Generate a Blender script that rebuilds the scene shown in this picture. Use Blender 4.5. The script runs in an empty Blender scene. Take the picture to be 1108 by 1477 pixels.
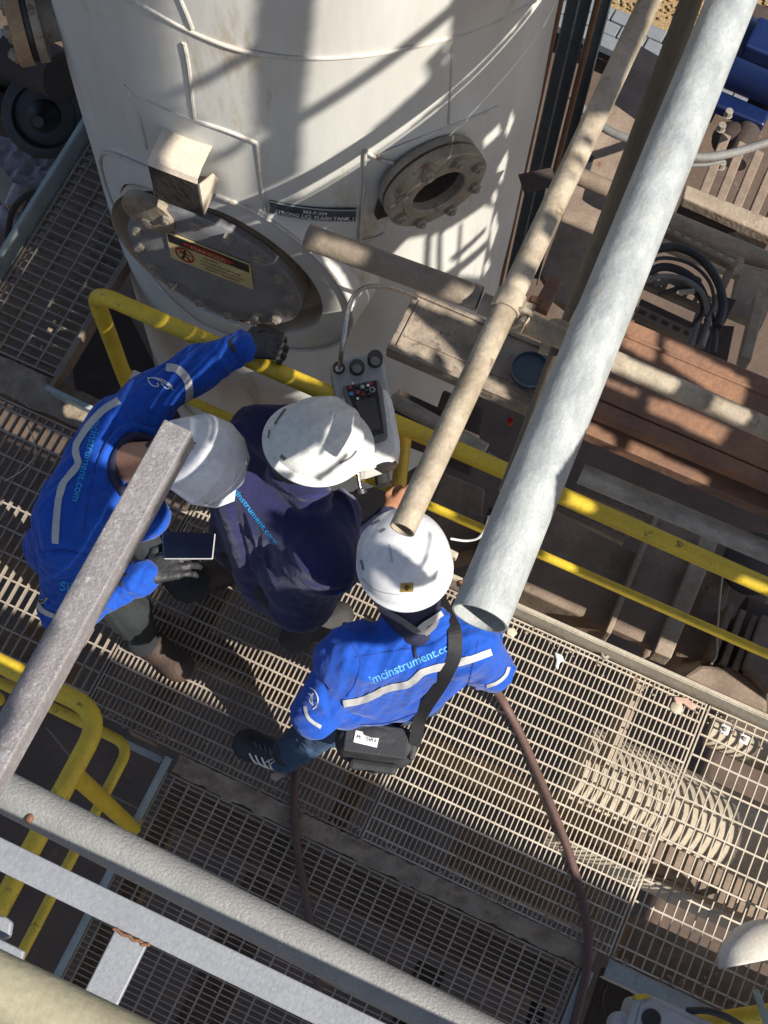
import bpy, bmesh, math, random
import numpy as np
from mathutils import Vector, Matrix
from mathutils.bvhtree import BVHTree
rd = math.radians
random.seed(4); rng = np.random.default_rng(7)
scene = bpy.context.scene
COL = scene.collection
# ------------------------------------------------------------------ camera, sky, sun, exposure
FOC, PIT, ROL, YAW, HC = 2100.0, rd(19.3), rd(-4.7), rd(-20.3), 4.6
def _rot(p, r, y):
    cr, sr, cp, sp, cy, sy = math.cos(r), math.sin(r), math.cos(p), math.sin(p), math.cos(y), math.sin(y)
    return np.array([[cr,-sr,0],[sr,cr,0],[0,0,1]]) @ np.array([[1,0,0],[0,cp,sp],[0,-sp,cp]]) @ np.array([[cy,-sy,0],[sy,cy,0],[0,0,1]])
RC = _rot(PIT, ROL, YAW); CAM = np.array([0, 0, HC])
cd = bpy.data.cameras.new('camera'); cam = bpy.data.objects.new('camera', cd); COL.objects.link(cam)
cam.matrix_world = Matrix.Translation(CAM.tolist()) @ Matrix(RC.T.tolist()).to_4x4()
cd.sensor_fit = 'HORIZONTAL'; cd.sensor_width = 36; cd.lens = 36 * FOC / 1108
cd.clip_start = 0.05; cd.clip_end = 500
scene.camera = cam
SUN_AZ, SUN_EL = rd(-12), rd(46)
SD = np.array([math.cos(SUN_EL)*math.cos(SUN_AZ), math.cos(SUN_EL)*math.sin(SUN_AZ), math.sin(SUN_EL)])
world = bpy.data.worlds.new('World'); scene.world = world; world.use_nodes = True
wn = world.node_tree.nodes; wl = world.node_tree.links
sky = wn.new('ShaderNodeTexSky'); sky.sky_type = 'NISHITA'; sky.sun_disc = False
sky.sun_elevation = SUN_EL; sky.sun_rotation = rd(90) - SUN_AZ; sky.air_density = 0.8; sky.dust_density = 1.2; sky.ozone_density = 0.2
wl.new(sky.outputs[0], wn['Background'].inputs[0]); wn['Background'].inputs[1].default_value = 0.082
sl = bpy.data.lights.new('sun', 'SUN'); sl.energy = 5.0; sl.angle = rd(0.35); sl.color = (1, 0.945, 0.865)
sun = bpy.data.objects.new('sun', sl); COL.objects.link(sun)
sun.matrix_world = Matrix.Translation((6, 0, 9)) @ Vector(SD.tolist()).to_track_quat('Z', 'Y').to_matrix().to_4x4()
vs = scene.view_settings; vs.view_transform = 'Standard'; vs.look = 'None'; vs.gamma = 1; vs.use_curve_mapping = False
vs.exposure = 0.72
# ------------------------------------------------------------------ helpers
def ray(px, py): return RC.T @ np.array([(px-554)/FOC, -(py-738.5)/FOC, -1.0])
def P(px, py, z):
    d = ray(px, py); return CAM + d*((z-HC)/d[2])
def nrm(v): v = np.asarray(v, float); return v/np.linalg.norm(v)
A3 = lambda *v: np.array(v, float)
MATS = {}
def M(name, c1, c2=None, scale=8, rough=0.6, metal=0.0, bump=0.0, bscale=60, spots=None, spot_amt=0.5, spot_scale=14, stretch=None, spec=0.5, sheen=0, contrast=0.25, grain=0.22, gscale=11):
    """two-tone noise colour with optional rust or dirt blotches and fine relief"""
    if name in MATS: return MATS[name]
    m = bpy.data.materials.new(name); m.use_nodes = True; MATS[name] = m
    nt = m.node_tree; N = nt.nodes; L = nt.links; b = N['Principled BSDF']
    b.inputs['Roughness'].default_value = rough; b.inputs['Metallic'].default_value = metal
    b.inputs['Specular IOR Level'].default_value = spec
    if sheen: b.inputs['Sheen Weight'].default_value = sheen
    tc = N.new('ShaderNodeTexCoord'); mp = N.new('ShaderNodeMapping'); L.new(tc.outputs['Object'], mp.inputs[0])
    if stretch: mp.inputs['Scale'].default_value = stretch
    c2 = c2 or tuple(x*0.7 for x in c1)
    nz = N.new('ShaderNodeTexNoise'); nz.inputs['Scale'].default_value = scale; nz.inputs['Detail'].default_value = 8; nz.inputs['Roughness'].default_value = 0.62
    L.new(mp.outputs[0], nz.inputs[0])
    rp = N.new('ShaderNodeValToRGB'); rp.color_ramp.elements[0].position = 0.5-contrast; rp.color_ramp.elements[1].position = 0.5+contrast
    rp.color_ramp.elements[0].color = (*c2, 1); rp.color_ramp.elements[1].color = (*c1, 1)
    L.new(nz.outputs[0], rp.inputs[0]); out = rp.outputs[0]
    if spots:
        n2 = N.new('ShaderNodeTexNoise'); n2.inputs['Scale'].default_value = spot_scale; n2.inputs['Detail'].default_value = 10; n2.inputs['Roughness'].default_value = 0.7
        L.new(mp.outputs[0], n2.inputs[0])
        r2 = N.new('ShaderNodeValToRGB'); t = 0.72-0.35*spot_amt
        r2.color_ramp.elements[0].position = t; r2.color_ramp.elements[1].position = t+0.1
        L.new(n2.outputs[0], r2.inputs[0])
        mx = N.new('ShaderNodeMix'); mx.data_type = 'RGBA'; L.new(r2.outputs[0], mx.inputs[0]); L.new(out, mx.inputs[6]); mx.inputs[7].default_value = (*spots, 1)
        out = mx.outputs[2]
    n4 = N.new('ShaderNodeTexNoise'); n4.inputs['Scale'].default_value = scale*gscale; n4.inputs['Detail'].default_value = 5; n4.inputs['Roughness'].default_value = 0.7
    L.new(mp.outputs[0], n4.inputs[0]); m4 = N.new('ShaderNodeMapRange'); m4.inputs[1].default_value = 0.25; m4.inputs[2].default_value = 0.75; m4.inputs[3].default_value = 1-grain; m4.inputs[4].default_value = 1+grain*0.6
    L.new(n4.outputs[0], m4.inputs[0]); x4 = N.new('ShaderNodeMix'); x4.data_type = 'RGBA'; x4.blend_type = 'MULTIPLY'; x4.inputs[0].default_value = 1
    L.new(out, x4.inputs[6]); L.new(m4.outputs[0], x4.inputs[7]); out = x4.outputs[2]
    L.new(out, b.inputs['Base Color'])
    mr = N.new('ShaderNodeMapRange'); mr.inputs[3].default_value = max(0.05, rough-0.12); mr.inputs[4].default_value = min(1, rough+0.15)
    L.new(nz.outputs[0], mr.inputs[0]); L.new(mr.outputs[0], b.inputs['Roughness'])
    if bump:
        n3 = N.new('ShaderNodeTexNoise'); n3.inputs['Scale'].default_value = bscale; n3.inputs['Detail'].default_value = 6
        L.new(mp.outputs[0], n3.inputs[0])
        bp = N.new('ShaderNodeBump'); bp.inputs['Strength'].default_value = bump; bp.inputs['Distance'].default_value = 0.01
        L.new(n3.outputs[0], bp.inputs['Height']); L.new(bp.outputs[0], b.inputs['Normal'])
    return m
ORG = {}
def tag(o, label=None, cat=None, group=None, kind=None):
    if label: o['label'] = label
    if cat: o['category'] = cat
    if group: o['group'] = group
    if kind: o['kind'] = kind
    return o
def thing(name, loc, label, cat, group=None):
    o = bpy.data.objects.new(name, None); COL.objects.link(o); o.empty_display_size = 0.1
    o.location = [float(x) for x in loc]; ORG[o.name] = np.asarray(loc, float)
    return tag(o, label, cat, group)
class MB:
    def __init__(s): s.v = []; s.f = []
    def add(s, V, F):
        k = len(s.v); s.v += [tuple(map(float, p)) for p in V]; s.f += [tuple(i+k for i in f) for f in F]; return s
    def box(s, c, ax, sz):
        ax = [nrm(a) for a in ax]; c = np.asarray(c, float); V = []
        for i in (-1, 1):
            for j in (-1, 1):
                for k in (-1, 1): V.append(c + ax[0]*i*sz[0]/2 + ax[1]*j*sz[1]/2 + ax[2]*k*sz[2]/2)
        fl = np.dot(np.cross(ax[0], ax[1]), ax[2]) < 0
        F = [(0,1,3,2),(4,6,7,5),(0,4,5,1),(2,3,7,6),(0,2,6,4),(1,5,7,3)]
        return s.add(V, [f[::-1] for f in F] if fl else F)
    def bar(s, a, b, w, h, up=(0,0,1)):
        a = np.asarray(a, float); b = np.asarray(b, float); d = nrm(b-a); u = np.asarray(up, float)
        if abs(d@u) > 0.99: u = A3(1,0,0)
        sd = nrm(np.cross(d, u)); u2 = np.cross(sd, d)
        return s.box((a+b)/2, (d, sd, u2), (np.linalg.norm(b-a), w, h))
    def tube(s, pts, r, n=16, caps=True, hollow=0.0):
        pts = [np.asarray(p, float) for p in pts]; m = len(pts)
        rs = list(r) if hasattr(r, '__len__') else [r]*m
        T = [nrm(pts[min(i+1, m-1)]-pts[max(i-1, 0)]) for i in range(m)]
        u = np.cross(T[0], A3(0,0,1)); u = np.cross(T[0], A3(1,0,0)) if np.linalg.norm(u) < 1e-3 else u
        u = nrm(u); V = []
        for i in range(m):
            u = nrm(u - T[i]*(u@T[i])); w = np.cross(T[i], u)
            for k in range(n):
                a = 2*math.pi*k/n; V.append(pts[i] + rs[i]*(math.cos(a)*u + math.sin(a)*w))
        F = [(i*n+k, i*n+(k+1) % n, (i+1)*n+(k+1) % n, (i+1)*n+k) for i in range(m-1) for k in range(n)]
        if hollow:
            base = len(V)
            for i, tt in ((0, 1), (m-1, -1)):
                b0 = len(V)
                for dep in (0, 1):
                    ce = pts[i] + T[i]*tt*dep*0.12
                    for k in range(n): V.append(ce + (np.asarray(V[i*n+k])-pts[i])*hollow)
                for k in range(n):
                    k2 = (k+1) % n
                    q = [(i*n+k, b0+k, b0+k2, i*n+k2), (b0+k, b0+n+k, b0+n+k2, b0+k2)]
                    F += q if tt > 0 else [x[::-1] for x in q]
                F.append(tuple(b0+n+k for k in range(n)))
        elif caps:
            F.append(tuple(range(n-1, -1, -1))); F.append(tuple((m-1)*n+k for k in range(n)))
        return s.add(V, F)
    def ring(s, c, ax, prof, n=32):
        """lathe: prof is a list of (radius, offset along the axis)"""
        ax = nrm(ax); u = np.cross(ax, A3(0,0,1)); u = A3(1,0,0) if np.linalg.norm(u) < 1e-3 else nrm(u); w = np.cross(ax, u); V = []
        for r_, h in prof:
            for k in range(n):
                a = 2*math.pi*k/n; V.append(np.asarray(c)+ax*h+r_*(math.cos(a)*u+math.sin(a)*w))
        F = [(i*n+k, i*n+(k+1) % n, (i+1)*n+(k+1) % n, (i+1)*n+k) for i in range(len(prof)-1) for k in range(n)]
        return s.add(V, F)
    def prism(s, poly, dv):
        poly = [np.asarray(p, float) for p in poly]; n = len(poly); dv = np.asarray(dv, float)
        nn = sum(np.cross(poly[i]-poly[0], poly[(i+1) % n]-poly[0]) for i in range(n))
        if nn@dv > 0: poly = poly[::-1]
        V = poly + [p+dv for p in poly]
        return s.add(V, [tuple(range(n)), tuple(range(2*n-1, n-1, -1))] + [(i, i+n, (i+1) % n+n, (i+1) % n) for i in range(n)])
    def sphere(s, c, rad, n=16, m=10, ax=None):
        rad = np.broadcast_to(np.asarray(rad, float), (3,)); ax = np.eye(3) if ax is None else np.array([nrm(a) for a in ax]); V = []
        for i in range(m+1):
            t = math.pi*i/m
            for k in range(n):
                a = 2*math.pi*k/n; V.append(np.asarray(c)+(A3(math.sin(t)*math.cos(a), math.sin(t)*math.sin(a), math.cos(t))*rad)@ax)
        return s.add(V, [(i*n+k, (i+1)*n+k, (i+1)*n+(k+1) % n, i*n+(k+1) % n) for i in range(m) for k in range(n)])
def obj(name, g, mat, parent=None, smooth=None, bevel=0, kind=None, label=None, origin=None):
    V, F = (g.v, g.f) if isinstance(g, MB) else g
    V = np.asarray(V, float)
    if parent is not None: o0 = ORG[parent.name]
    elif origin is not None: o0 = np.asarray(origin, float)
    else: o0 = np.array([(V[:,0].min()+V[:,0].max())/2, (V[:,1].min()+V[:,1].max())/2, V[:,2].min()])
    me = bpy.data.meshes.new(name); me.from_pydata((V-o0).tolist(), [], [tuple(map(int, f)) for f in F])
    me.materials.append(mat); me.update()
    o = bpy.data.objects.new(name, me); COL.objects.link(o)
    if parent is not None: o.parent = parent
    else: o.location = o0.tolist()
    ORG[o.name] = o0
    if smooth is None: smooth = 40
    if smooth:
        me.polygons.foreach_set('use_smooth', [True]*len(me.polygons))
        if smooth is not True: me.set_sharp_from_angle(angle=rd(smooth))
    if bevel:
        b = o.modifiers.new('b', 'BEVEL'); b.width = bevel; b.segments = 2; b.limit_method = 'ANGLE'
    if kind: o['kind'] = kind
    if label: o['label'] = label
    return o
def inst(src_mesh, name, parent, pos, rot=None):
    o = bpy.data.objects.new(name, src_mesh); COL.objects.link(o); o.parent = parent
    o.location = (np.asarray(pos)-ORG[parent.name]).tolist()
    if rot is not None: o.rotation_mode = 'QUATERNION'; o.rotation_quaternion = rot
    return o
def arc(p0, p1, p2, r, n=6):
    """fillet between two legs of a bent pipe"""
    p0, p1, p2 = map(lambda q: np.asarray(q, float), (p0, p1, p2)); a = nrm(p0-p1); b = nrm(p2-p1)
    s, e = p1+a*r, p1+b*r
    return [(1-t)**2*s+2*t*(1-t)*p1+t*t*e for t in np.linspace(0, 1, n)]
def spline(pts, n=8):
    pts = [np.asarray(p, float) for p in pts]; q = [2*pts[0]-pts[1]]+pts+[2*pts[-1]-pts[-2]]; out = []
    for i in range(1, len(q)-2):
        for t in np.linspace(0, 1, n, endpoint=False):
            out.append(0.5*((2*q[i])+(-q[i-1]+q[i+1])*t+(2*q[i-1]-5*q[i]+4*q[i+1]-q[i+2])*t*t+(-q[i-1]+3*q[i]-3*q[i+1]+q[i+2])*t**3))
    return out+[pts[-1]]
def text_shape(s, size=1.0, bold=0.0, align='LEFT'):
    cu = bpy.data.curves.new('txt', 'FONT'); cu.body = s; cu.size = size; cu.offset = bold; cu.align_x = align; cu.resolution_u = 3
    to = bpy.data.objects.new('txt', cu); COL.objects.link(to)
    me = bpy.data.meshes.new_from_object(to.evaluated_get(bpy.context.evaluated_depsgraph_get()))
    V = np.array([v.co[:] for v in me.vertices]); F = [tuple(p.vertices) for p in me.polygons]
    bpy.data.objects.remove(to); bpy.data.curves.remove(cu); bpy.data.meshes.remove(me)
    return V, F
def bvh(o):
    me = o.data; oo = ORG[o.name]
    V = [Vector((np.array(v.co)+oo).tolist()) for v in me.vertices]
    return BVHTree.FromPolygons(V, [tuple(p.vertices) for p in me.polygons])
def hit(bv, px, py, off=0.0015):
    d = ray(px, py); h = bv.ray_cast(Vector(CAM.tolist()), Vector(nrm(d).tolist()))
    if h[0] is None:
        p = P(px, py, 1.0); h = bv.find_nearest(Vector(p.tolist()))
    n = np.array(h[1]);
    if n@d > 0: n = -n
    return np.array(h[0]) + n*off
def decal_text(name, s, bv, start, end, mat, parent, fill=1.0, hpx=None, bold=0.0, flip=False):
    """lettering sewn or printed on a surface: baseline from one image point to another"""
    V, F = text_shape(s, 1.0, bold); w = V[:,0].max()
    a = np.array(start, float); b = np.array(end, float); ux = (b-a)/w; L = np.linalg.norm(b-a)
    up = np.array([ux[1], -ux[0]]); up = up/np.linalg.norm(up)*(hpx if hpx else L/w)
    W = [hit(bv, *(a+ux*v[0]+up*v[1])) for v in V]
    return obj(name, (W, F), mat, parent, smooth=False)
def decal_strip(name, bv, path, wpx, mat, parent, off=0.003, n=10):
    pts = np.array([p[:2] for p in spline([(p[0], p[1], 0) for p in path], n)]); V = []; F = []
    for i, p in enumerate(pts):
        t = pts[min(i+1, len(pts)-1)]-pts[max(i-1, 0)]; t = t/np.linalg.norm(t); nn = np.array([-t[1], t[0]])
        for k in range(5): V.append(hit(bv, *(p+nn*wpx*(k/4-0.5)), off=off))
        if i:
            for k in range(4): a = (i-1)*5+k; F.append((a, a+1, a+6, a+5))
    return obj(name, (V, F), mat, parent, smooth=True)
# ------------------------------------------------------------------ materials
RUST = (0.13, 0.055, 0.022); DUST = (0.33, 0.27, 0.21)
m_clad = M('painted_cladding', (0.635,0.63,0.59), (0.47,0.455,0.405), 3, 0.42, 0.0, 0.12, 25, spots=(0.40,0.32,0.21), spot_amt=0.38, spot_scale=5, stretch=(1,1,0.22), spec=0.5, grain=0.07, gscale=5)
m_bead = M('cladding_bead', (0.60,0.58,0.53), (0.38,0.34,0.28), 20, 0.5, spots=(0.25,0.19,0.13), spot_amt=0.4)
m_insul = M('bare_vessel', (0.36,0.29,0.23), (0.24,0.19,0.15), 9, 0.8, 0, 0.2)
m_lining = M('tan_recess_lining', (0.66,0.56,0.44), (0.46,0.38,0.29), 8, 0.8, 0, 0.15, 40)
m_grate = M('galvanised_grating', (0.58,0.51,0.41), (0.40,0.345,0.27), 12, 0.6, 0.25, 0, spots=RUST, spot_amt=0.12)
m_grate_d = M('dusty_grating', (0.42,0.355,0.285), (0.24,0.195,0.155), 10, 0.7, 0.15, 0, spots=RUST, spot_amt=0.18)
m_beam = M('dusty_steel', (0.29,0.22,0.16), (0.13,0.092,0.066), 9, 0.8, 0.05, 0.25, 40, spots=RUST, spot_amt=0.3)
m_beam2 = M('dirty_beam', (0.36,0.29,0.215), (0.19,0.145,0.102), 14, 0.85, 0, 0.4, 60, spots=(0.14,0.08,0.05), spot_amt=0.35, spot_scale=9)
m_toe = M('blue_grey_paint', (0.36,0.40,0.38), (0.26,0.28,0.265), 10, 0.55, 0.05, 0.1, 50, spots=(0.22,0.15,0.09), spot_amt=0.32, spot_scale=18)
m_yel = M('yellow_rail_paint', (0.70,0.50,0.03), (0.50,0.34,0.028), 16, 0.45, 0, 0.15, 60, spots=(0.085,0.05,0.025), spot_amt=0.35, spot_scale=30)
m_galv = M('galvanised_pipe', (0.44,0.46,0.45), (0.26,0.28,0.28), 26, 0.55, 0.15, 0.2, 90, spots=(0.40,0.32,0.23), spot_amt=0.26, spot_scale=22, contrast=0.2, stretch=(1,0.5,1))
m_scaf = M('dusty_scaffold_tube', (0.47,0.40,0.30), (0.25,0.20,0.135), 13, 0.75, 0.1, 0.25, 70, spots=(0.19,0.135,0.08), spot_amt=0.42, spot_scale=18, contrast=0.16)
m_olive = M('weathered_tube', (0.17,0.14,0.095), (0.085,0.07,0.048), 14, 0.6, 0.3, 0.25, 60, spots=RUST, spot_amt=0.3, stretch=(1,0.3,1))
m_fore = M('sparkling_galvanised', (0.255,0.255,0.24), (0.20,0.20,0.19), 25, 0.55, 0.1, 0.25, 260, spots=(0.34,0.335,0.32), spot_amt=0.35, spot_scale=120)
m_fore2 = M('grey_paint', (0.235,0.25,0.27), (0.205,0.215,0.235), 12, 0.5, 0.05, 0.12, 200, spots=(0.30,0.2,0.15), spot_amt=0.02, spot_scale=30)
m_pink = M('primed_bar', (0.25,0.232,0.232), (0.17,0.155,0.155), 40, 0.6, 0.1, 0.3, 240, spots=(0.33,0.32,0.325), spot_amt=0.5, spot_scale=150)
m_cream = M('cream_pipe', (0.33,0.30,0.20), (0.26,0.235,0.155), 10, 0.5, 0, 0.1, 120, spots=(0.32,0.27,0.06), spot_amt=0.25, spot_scale=7)
m_brown = M('rusty_duct', (0.31,0.155,0.080), (0.105,0.064,0.048), 7, 0.7, 0.05, 0.3, 45, spots=(0.30,0.20,0.14), spot_amt=0.25, spot_scale=10)
m_plank = M('grimy_channel', (0.40,0.33,0.25), (0.13,0.10,0.075), 11, 0.85, 0, 0.45, 50, spots=(0.12,0.09,0.07), spot_amt=0.45, spot_scale=25)
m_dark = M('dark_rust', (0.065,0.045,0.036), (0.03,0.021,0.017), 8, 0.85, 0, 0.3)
m_black = M('black_rubber', (0.018,0.018,0.02), (0.03,0.028,0.026), 12, 0.45)
m_ground = M('dusty_concrete_floor', (0.12,0.08,0.056), (0.055,0.038,0.028), 3, 0.9, 0, 0.4, 20, spots=(0.22,0.18,0.15), spot_amt=0.3, spot_scale=4)
m_flange = M('rusted_flange', (0.40,0.345,0.265), (0.21,0.165,0.115), 16, 0.7, 0.25, 0.35, 70, spots=(0.17,0.09,0.05), spot_amt=0.45, spot_scale=20)
m_cover = M('steel_cover', (0.30,0.30,0.31), (0.21,0.21,0.22), 7, 0.5, 0.3, 0.12, 40, spots=(0.22,0.18,0.14), spot_amt=0.25)
m_bolt = M('bolt_steel', (0.42,0.38,0.32), (0.24,0.20,0.16), 30, 0.55, 0.4)
m_sign_y = M('sign_yellow', (0.62,0.50,0.24), (0.52,0.41,0.19), 20, 0.5)
m_sign_k = M('sign_black', (0.02,0.02,0.022), None, 20, 0.4)
m_red = M('sign_red', (0.45,0.03,0.02), None, 20, 0.4)
m_white = M('white_print', (0.78,0.77,0.74), (0.7,0.69,0.66), 20, 0.5)
m_blue_plate = M('nameplate_blue', (0.022,0.030,0.05), (0.05,0.06,0.075), 30, 0.4)
m_jblue = M('royal_blue_cloth', (0.008,0.078,0.44), (0.005,0.056,0.34), 6, 0.8, 0, 0.55, 30, sheen=0.15, spec=0.25)
m_navy = M('navy_cloth', (0.024,0.025,0.095), (0.016,0.016,0.068), 6, 0.8, 0, 0.55, 30, sheen=0.2, spec=0.25)
m_navy2 = M('dark_hood_cloth', (0.015,0.016,0.05), None, 10, 0.75, 0, 0.3, 60)
m_grey_tr = M('charcoal_trousers', (0.020,0.025,0.027), (0.012,0.015,0.017), 8, 0.85, 0, 0.3, 40)
m_jean = M('blue_jeans', (0.04,0.08,0.15), (0.022,0.048,0.095), 14, 0.85, 0, 0.3, 120)
m_blktr = M('black_trousers', (0.016,0.017,0.018), None, 8, 0.8, 0, 0.3, 40)
m_seam = M('dark_blue_seam', (0.005,0.04,0.27), None, 20, 0.8)
m_refl = M('reflective_tape', (0.50,0.50,0.49), (0.42,0.42,0.41), 40, 0.45, 0.1, 0.1, 200)
m_cyan = M('cyan_thread', (0.02,0.36,0.75), None, 20, 0.6)
m_cyan2 = M('pale_blue_thread', (0.13,0.44,0.82), None, 20, 0.6)
m_white_th = M('white_thread', (0.55,0.58,0.68), None, 20, 0.7)
m_helm = M('white_helmet_shell', (0.70,0.70,0.71), (0.64,0.64,0.65), 4, 0.28, 0, 0.04, 40, spots=(0.50,0.48,0.44), spot_amt=0.17, spot_scale=34)
m_helm_d = M('scuffed_helmet_shell', (0.66,0.66,0.63), (0.55,0.55,0.51), 6, 0.42, 0, 0.06, 60, spots=(0.55,0.53,0.47), spot_amt=0.2, spot_scale=9)
m_skin = M('skin', (0.50,0.25,0.145), (0.42,0.195,0.11), 14, 0.55, 0, 0.1, 150, spec=0.4)
m_hair = M('black_hair', (0.012,0.011,0.011), None, 40, 0.5)
m_glove = M('black_glove', (0.015,0.016,0.018), (0.03,0.03,0.033), 20, 0.55, 0, 0.3, 120)
m_boot = M('brown_boot', (0.078,0.047,0.032), (0.04,0.024,0.017), 14, 0.7, 0, 0.3, 90, spots=(0.2,0.15,0.115), spot_amt=0.3)
m_gboot = M('grey_safety_shoe', (0.04,0.038,0.036), (0.022,0.021,0.020), 18, 0.75, 0, 0.3, 160)
m_sole = M('pale_sole', (0.42,0.41,0.39), (0.28,0.27,0.25), 20, 0.7)
m_shoe = M('black_sneaker', (0.02,0.02,0.022), (0.035,0.035,0.037), 18, 0.65)
m_hose = M('brown_rubber_hose', (0.135,0.075,0.06), (0.08,0.045,0.038), 10, 0.6, 0, 0.1, 80)
m_greyhose = M('grey_conduit', (0.20,0.195,0.18), (0.12,0.115,0.105), 14, 0.65, 0, 0.2)
m_dev = M('cream_plastic', (0.72,0.70,0.64), (0.64,0.62,0.56), 8, 0.45)
m_devg = M('grey_plastic', (0.16,0.16,0.155), None, 8, 0.5)
m_chrome = M('braided_steel', (0.55,0.55,0.54), (0.4,0.4,0.39), 60, 0.25, 1.0, 0.3, 300)
m_glass = M('dark_glass', (0.006,0.007,0.010), None, 8, 0.08)
m_screen = M('phone_glass', (0.004,0.006,0.016), None, 8, 0.12)
m_motor = M('blue_motor_paint', (0.004,0.016,0.075), (0.003,0.010,0.05), 6, 0.4, 0, 0.1, 40, spots=(0.08,0.04,0.02), spot_amt=0.12)
m_tealb = M('blue_grey_enamel', (0.05,0.085,0.115), (0.03,0.055,0.075), 20, 0.45, 0, 0.1)
m_pav = M('grey_paver', (0.17,0.185,0.20), (0.12,0.13,0.14), 20, 0.8, 0, 0.3, 120)
m_grav = M('brown_gravel', (0.42,0.28,0.13), (0.12,0.08,0.04), 60, 0.9, 0, 0.8, 120, spots=(0.25,0.30,0.12), spot_amt=0.45, spot_scale=40)
m_plast = M('crumpled_plastic', (0.36,0.33,0.335), (0.22,0.19,0.19), 6, 0.22, 0, 0.5, 30)
m_card = M('dirty_cardboard', (0.38,0.33,0.26), (0.26,0.22,0.17), 10, 0.85)
m_channel = M('blue_grey_channel', (0.17,0.20,0.215), (0.10,0.12,0.13), 14, 0.5, 0.3, 0.15, 50, spots=(0.13,0.07,0.03), spot_amt=0.2)
m_rustp = M('rust_brown_pipe', (0.20,0.095,0.045), (0.11,0.055,0.03), 14, 0.7, 0.1, 0.3)
m_strip = M('pale_dusty_pipe', (0.52,0.45,0.34), (0.38,0.32,0.24), 8, 0.8, 0, 0.1)
m_gold = M('gold_sticker', (0.42,0.27,0.045), None, 30, 0.35, 0.2)
# ------------------------------------------------------------------ setting: ground far below, pavers, gravel
def setting(name, g, mat, **k):
    o = obj(name, g, mat, **k); o['kind'] = 'structure'; return o
g = MB(); n = 24; GZ = -2.6
V = [(x, y, GZ) for y in np.linspace(-60, 60, n) for x in np.linspace(-60, 60, n)]
g.add(V, [(j*n+i, j*n+i+1, (j+1)*n+i+1, (j+1)*n+i) for j in range(n-1) for i in range(n-1)])
ground = setting('ground', g, m_ground)
# ------------------------------------------------------------------ gratings
def grating(x0, x1, y0, y1, along, pb, pr, bw, rw, dep, mat, label, cat='grating', z=0.0, rim=True):
    t = thing('floor_grating', ((x0+x1)/2, (y0+y1)/2, z-dep), label, cat, 'floor grating panels')
    b = MB(); r = MB()
    if along == 'v':
        nb = int(round((x1-x0)/pb)); nr = int(round((y1-y0)/pr))
        for i in range(1, nb):
            x = x0+(x1-x0)*i/nb+rng.normal(0, pb*0.02); b.box((x, (y0+y1)/2, z-dep/2), np.eye(3), (bw, y1-y0-0.012, dep))
        for j in range(nr):
            y = y0+(y1-y0)*(j+0.6)/nr; r.box(((x0+x1)/2, y, z-0.0025), np.eye(3), (x1-x0-0.012, rw, 0.009))
    else:
        nb = int(round((y1-y0)/pb)); nr = int(round((x1-x0)/pr))
        for i in range(1, nb):
            y = y0+(y1-y0)*i/nb+rng.normal(0, pb*0.02); b.box(((x0+x1)/2, y, z-dep/2), np.eye(3), (x1-x0-0.012, bw, dep))
        for j in range(nr):
            x = x0+(x1-x0)*(j+0.6)/nr; r.box((x, (y0+y1)/2, z-0.0025), np.eye(3), (rw, y1-y0-0.012, 0.009))
    obj('bearing_bars', b, mat, t, smooth=False, kind='stuff'); obj('cross_rods', r, mat, t, smooth=False, kind='stuff')
    if rim:
        for a, c in (((x0+0.004,y0),(x0+0.004,y1)), ((x1-0.004,y0),(x1-0.004,y1)), ((x0+0.009,y0+0.003),(x1-0.009,y0+0.003)), ((x0+0.009,y1-0.003),(x1-0.009,y1-0.003))):
            obj('edge_band', MB().bar((*a, z-dep/2+0.001), (*c, z-dep/2+0.001), 0.005, dep), mat, t, smooth=False)
    return t
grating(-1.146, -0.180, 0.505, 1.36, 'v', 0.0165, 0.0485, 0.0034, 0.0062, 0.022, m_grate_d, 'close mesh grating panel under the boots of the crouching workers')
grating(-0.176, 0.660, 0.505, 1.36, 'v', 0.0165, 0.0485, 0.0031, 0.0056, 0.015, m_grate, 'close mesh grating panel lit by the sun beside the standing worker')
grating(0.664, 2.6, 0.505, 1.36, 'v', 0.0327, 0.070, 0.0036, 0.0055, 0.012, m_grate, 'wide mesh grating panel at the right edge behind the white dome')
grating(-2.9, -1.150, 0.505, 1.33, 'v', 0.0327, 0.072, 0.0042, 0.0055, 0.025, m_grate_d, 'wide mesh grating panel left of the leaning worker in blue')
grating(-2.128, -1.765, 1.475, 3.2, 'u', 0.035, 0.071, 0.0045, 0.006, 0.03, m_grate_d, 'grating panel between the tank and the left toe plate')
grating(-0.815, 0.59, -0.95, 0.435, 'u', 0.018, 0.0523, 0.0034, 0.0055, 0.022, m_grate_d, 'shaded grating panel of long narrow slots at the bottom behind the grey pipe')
def beam(name, a, b, w, h, mat, label, cat, bevel=0.003, group=None):
    o = obj(name, MB().bar(a, b, w, h), mat, bevel=bevel, smooth=False); return tag(o, label, cat, group)
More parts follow.
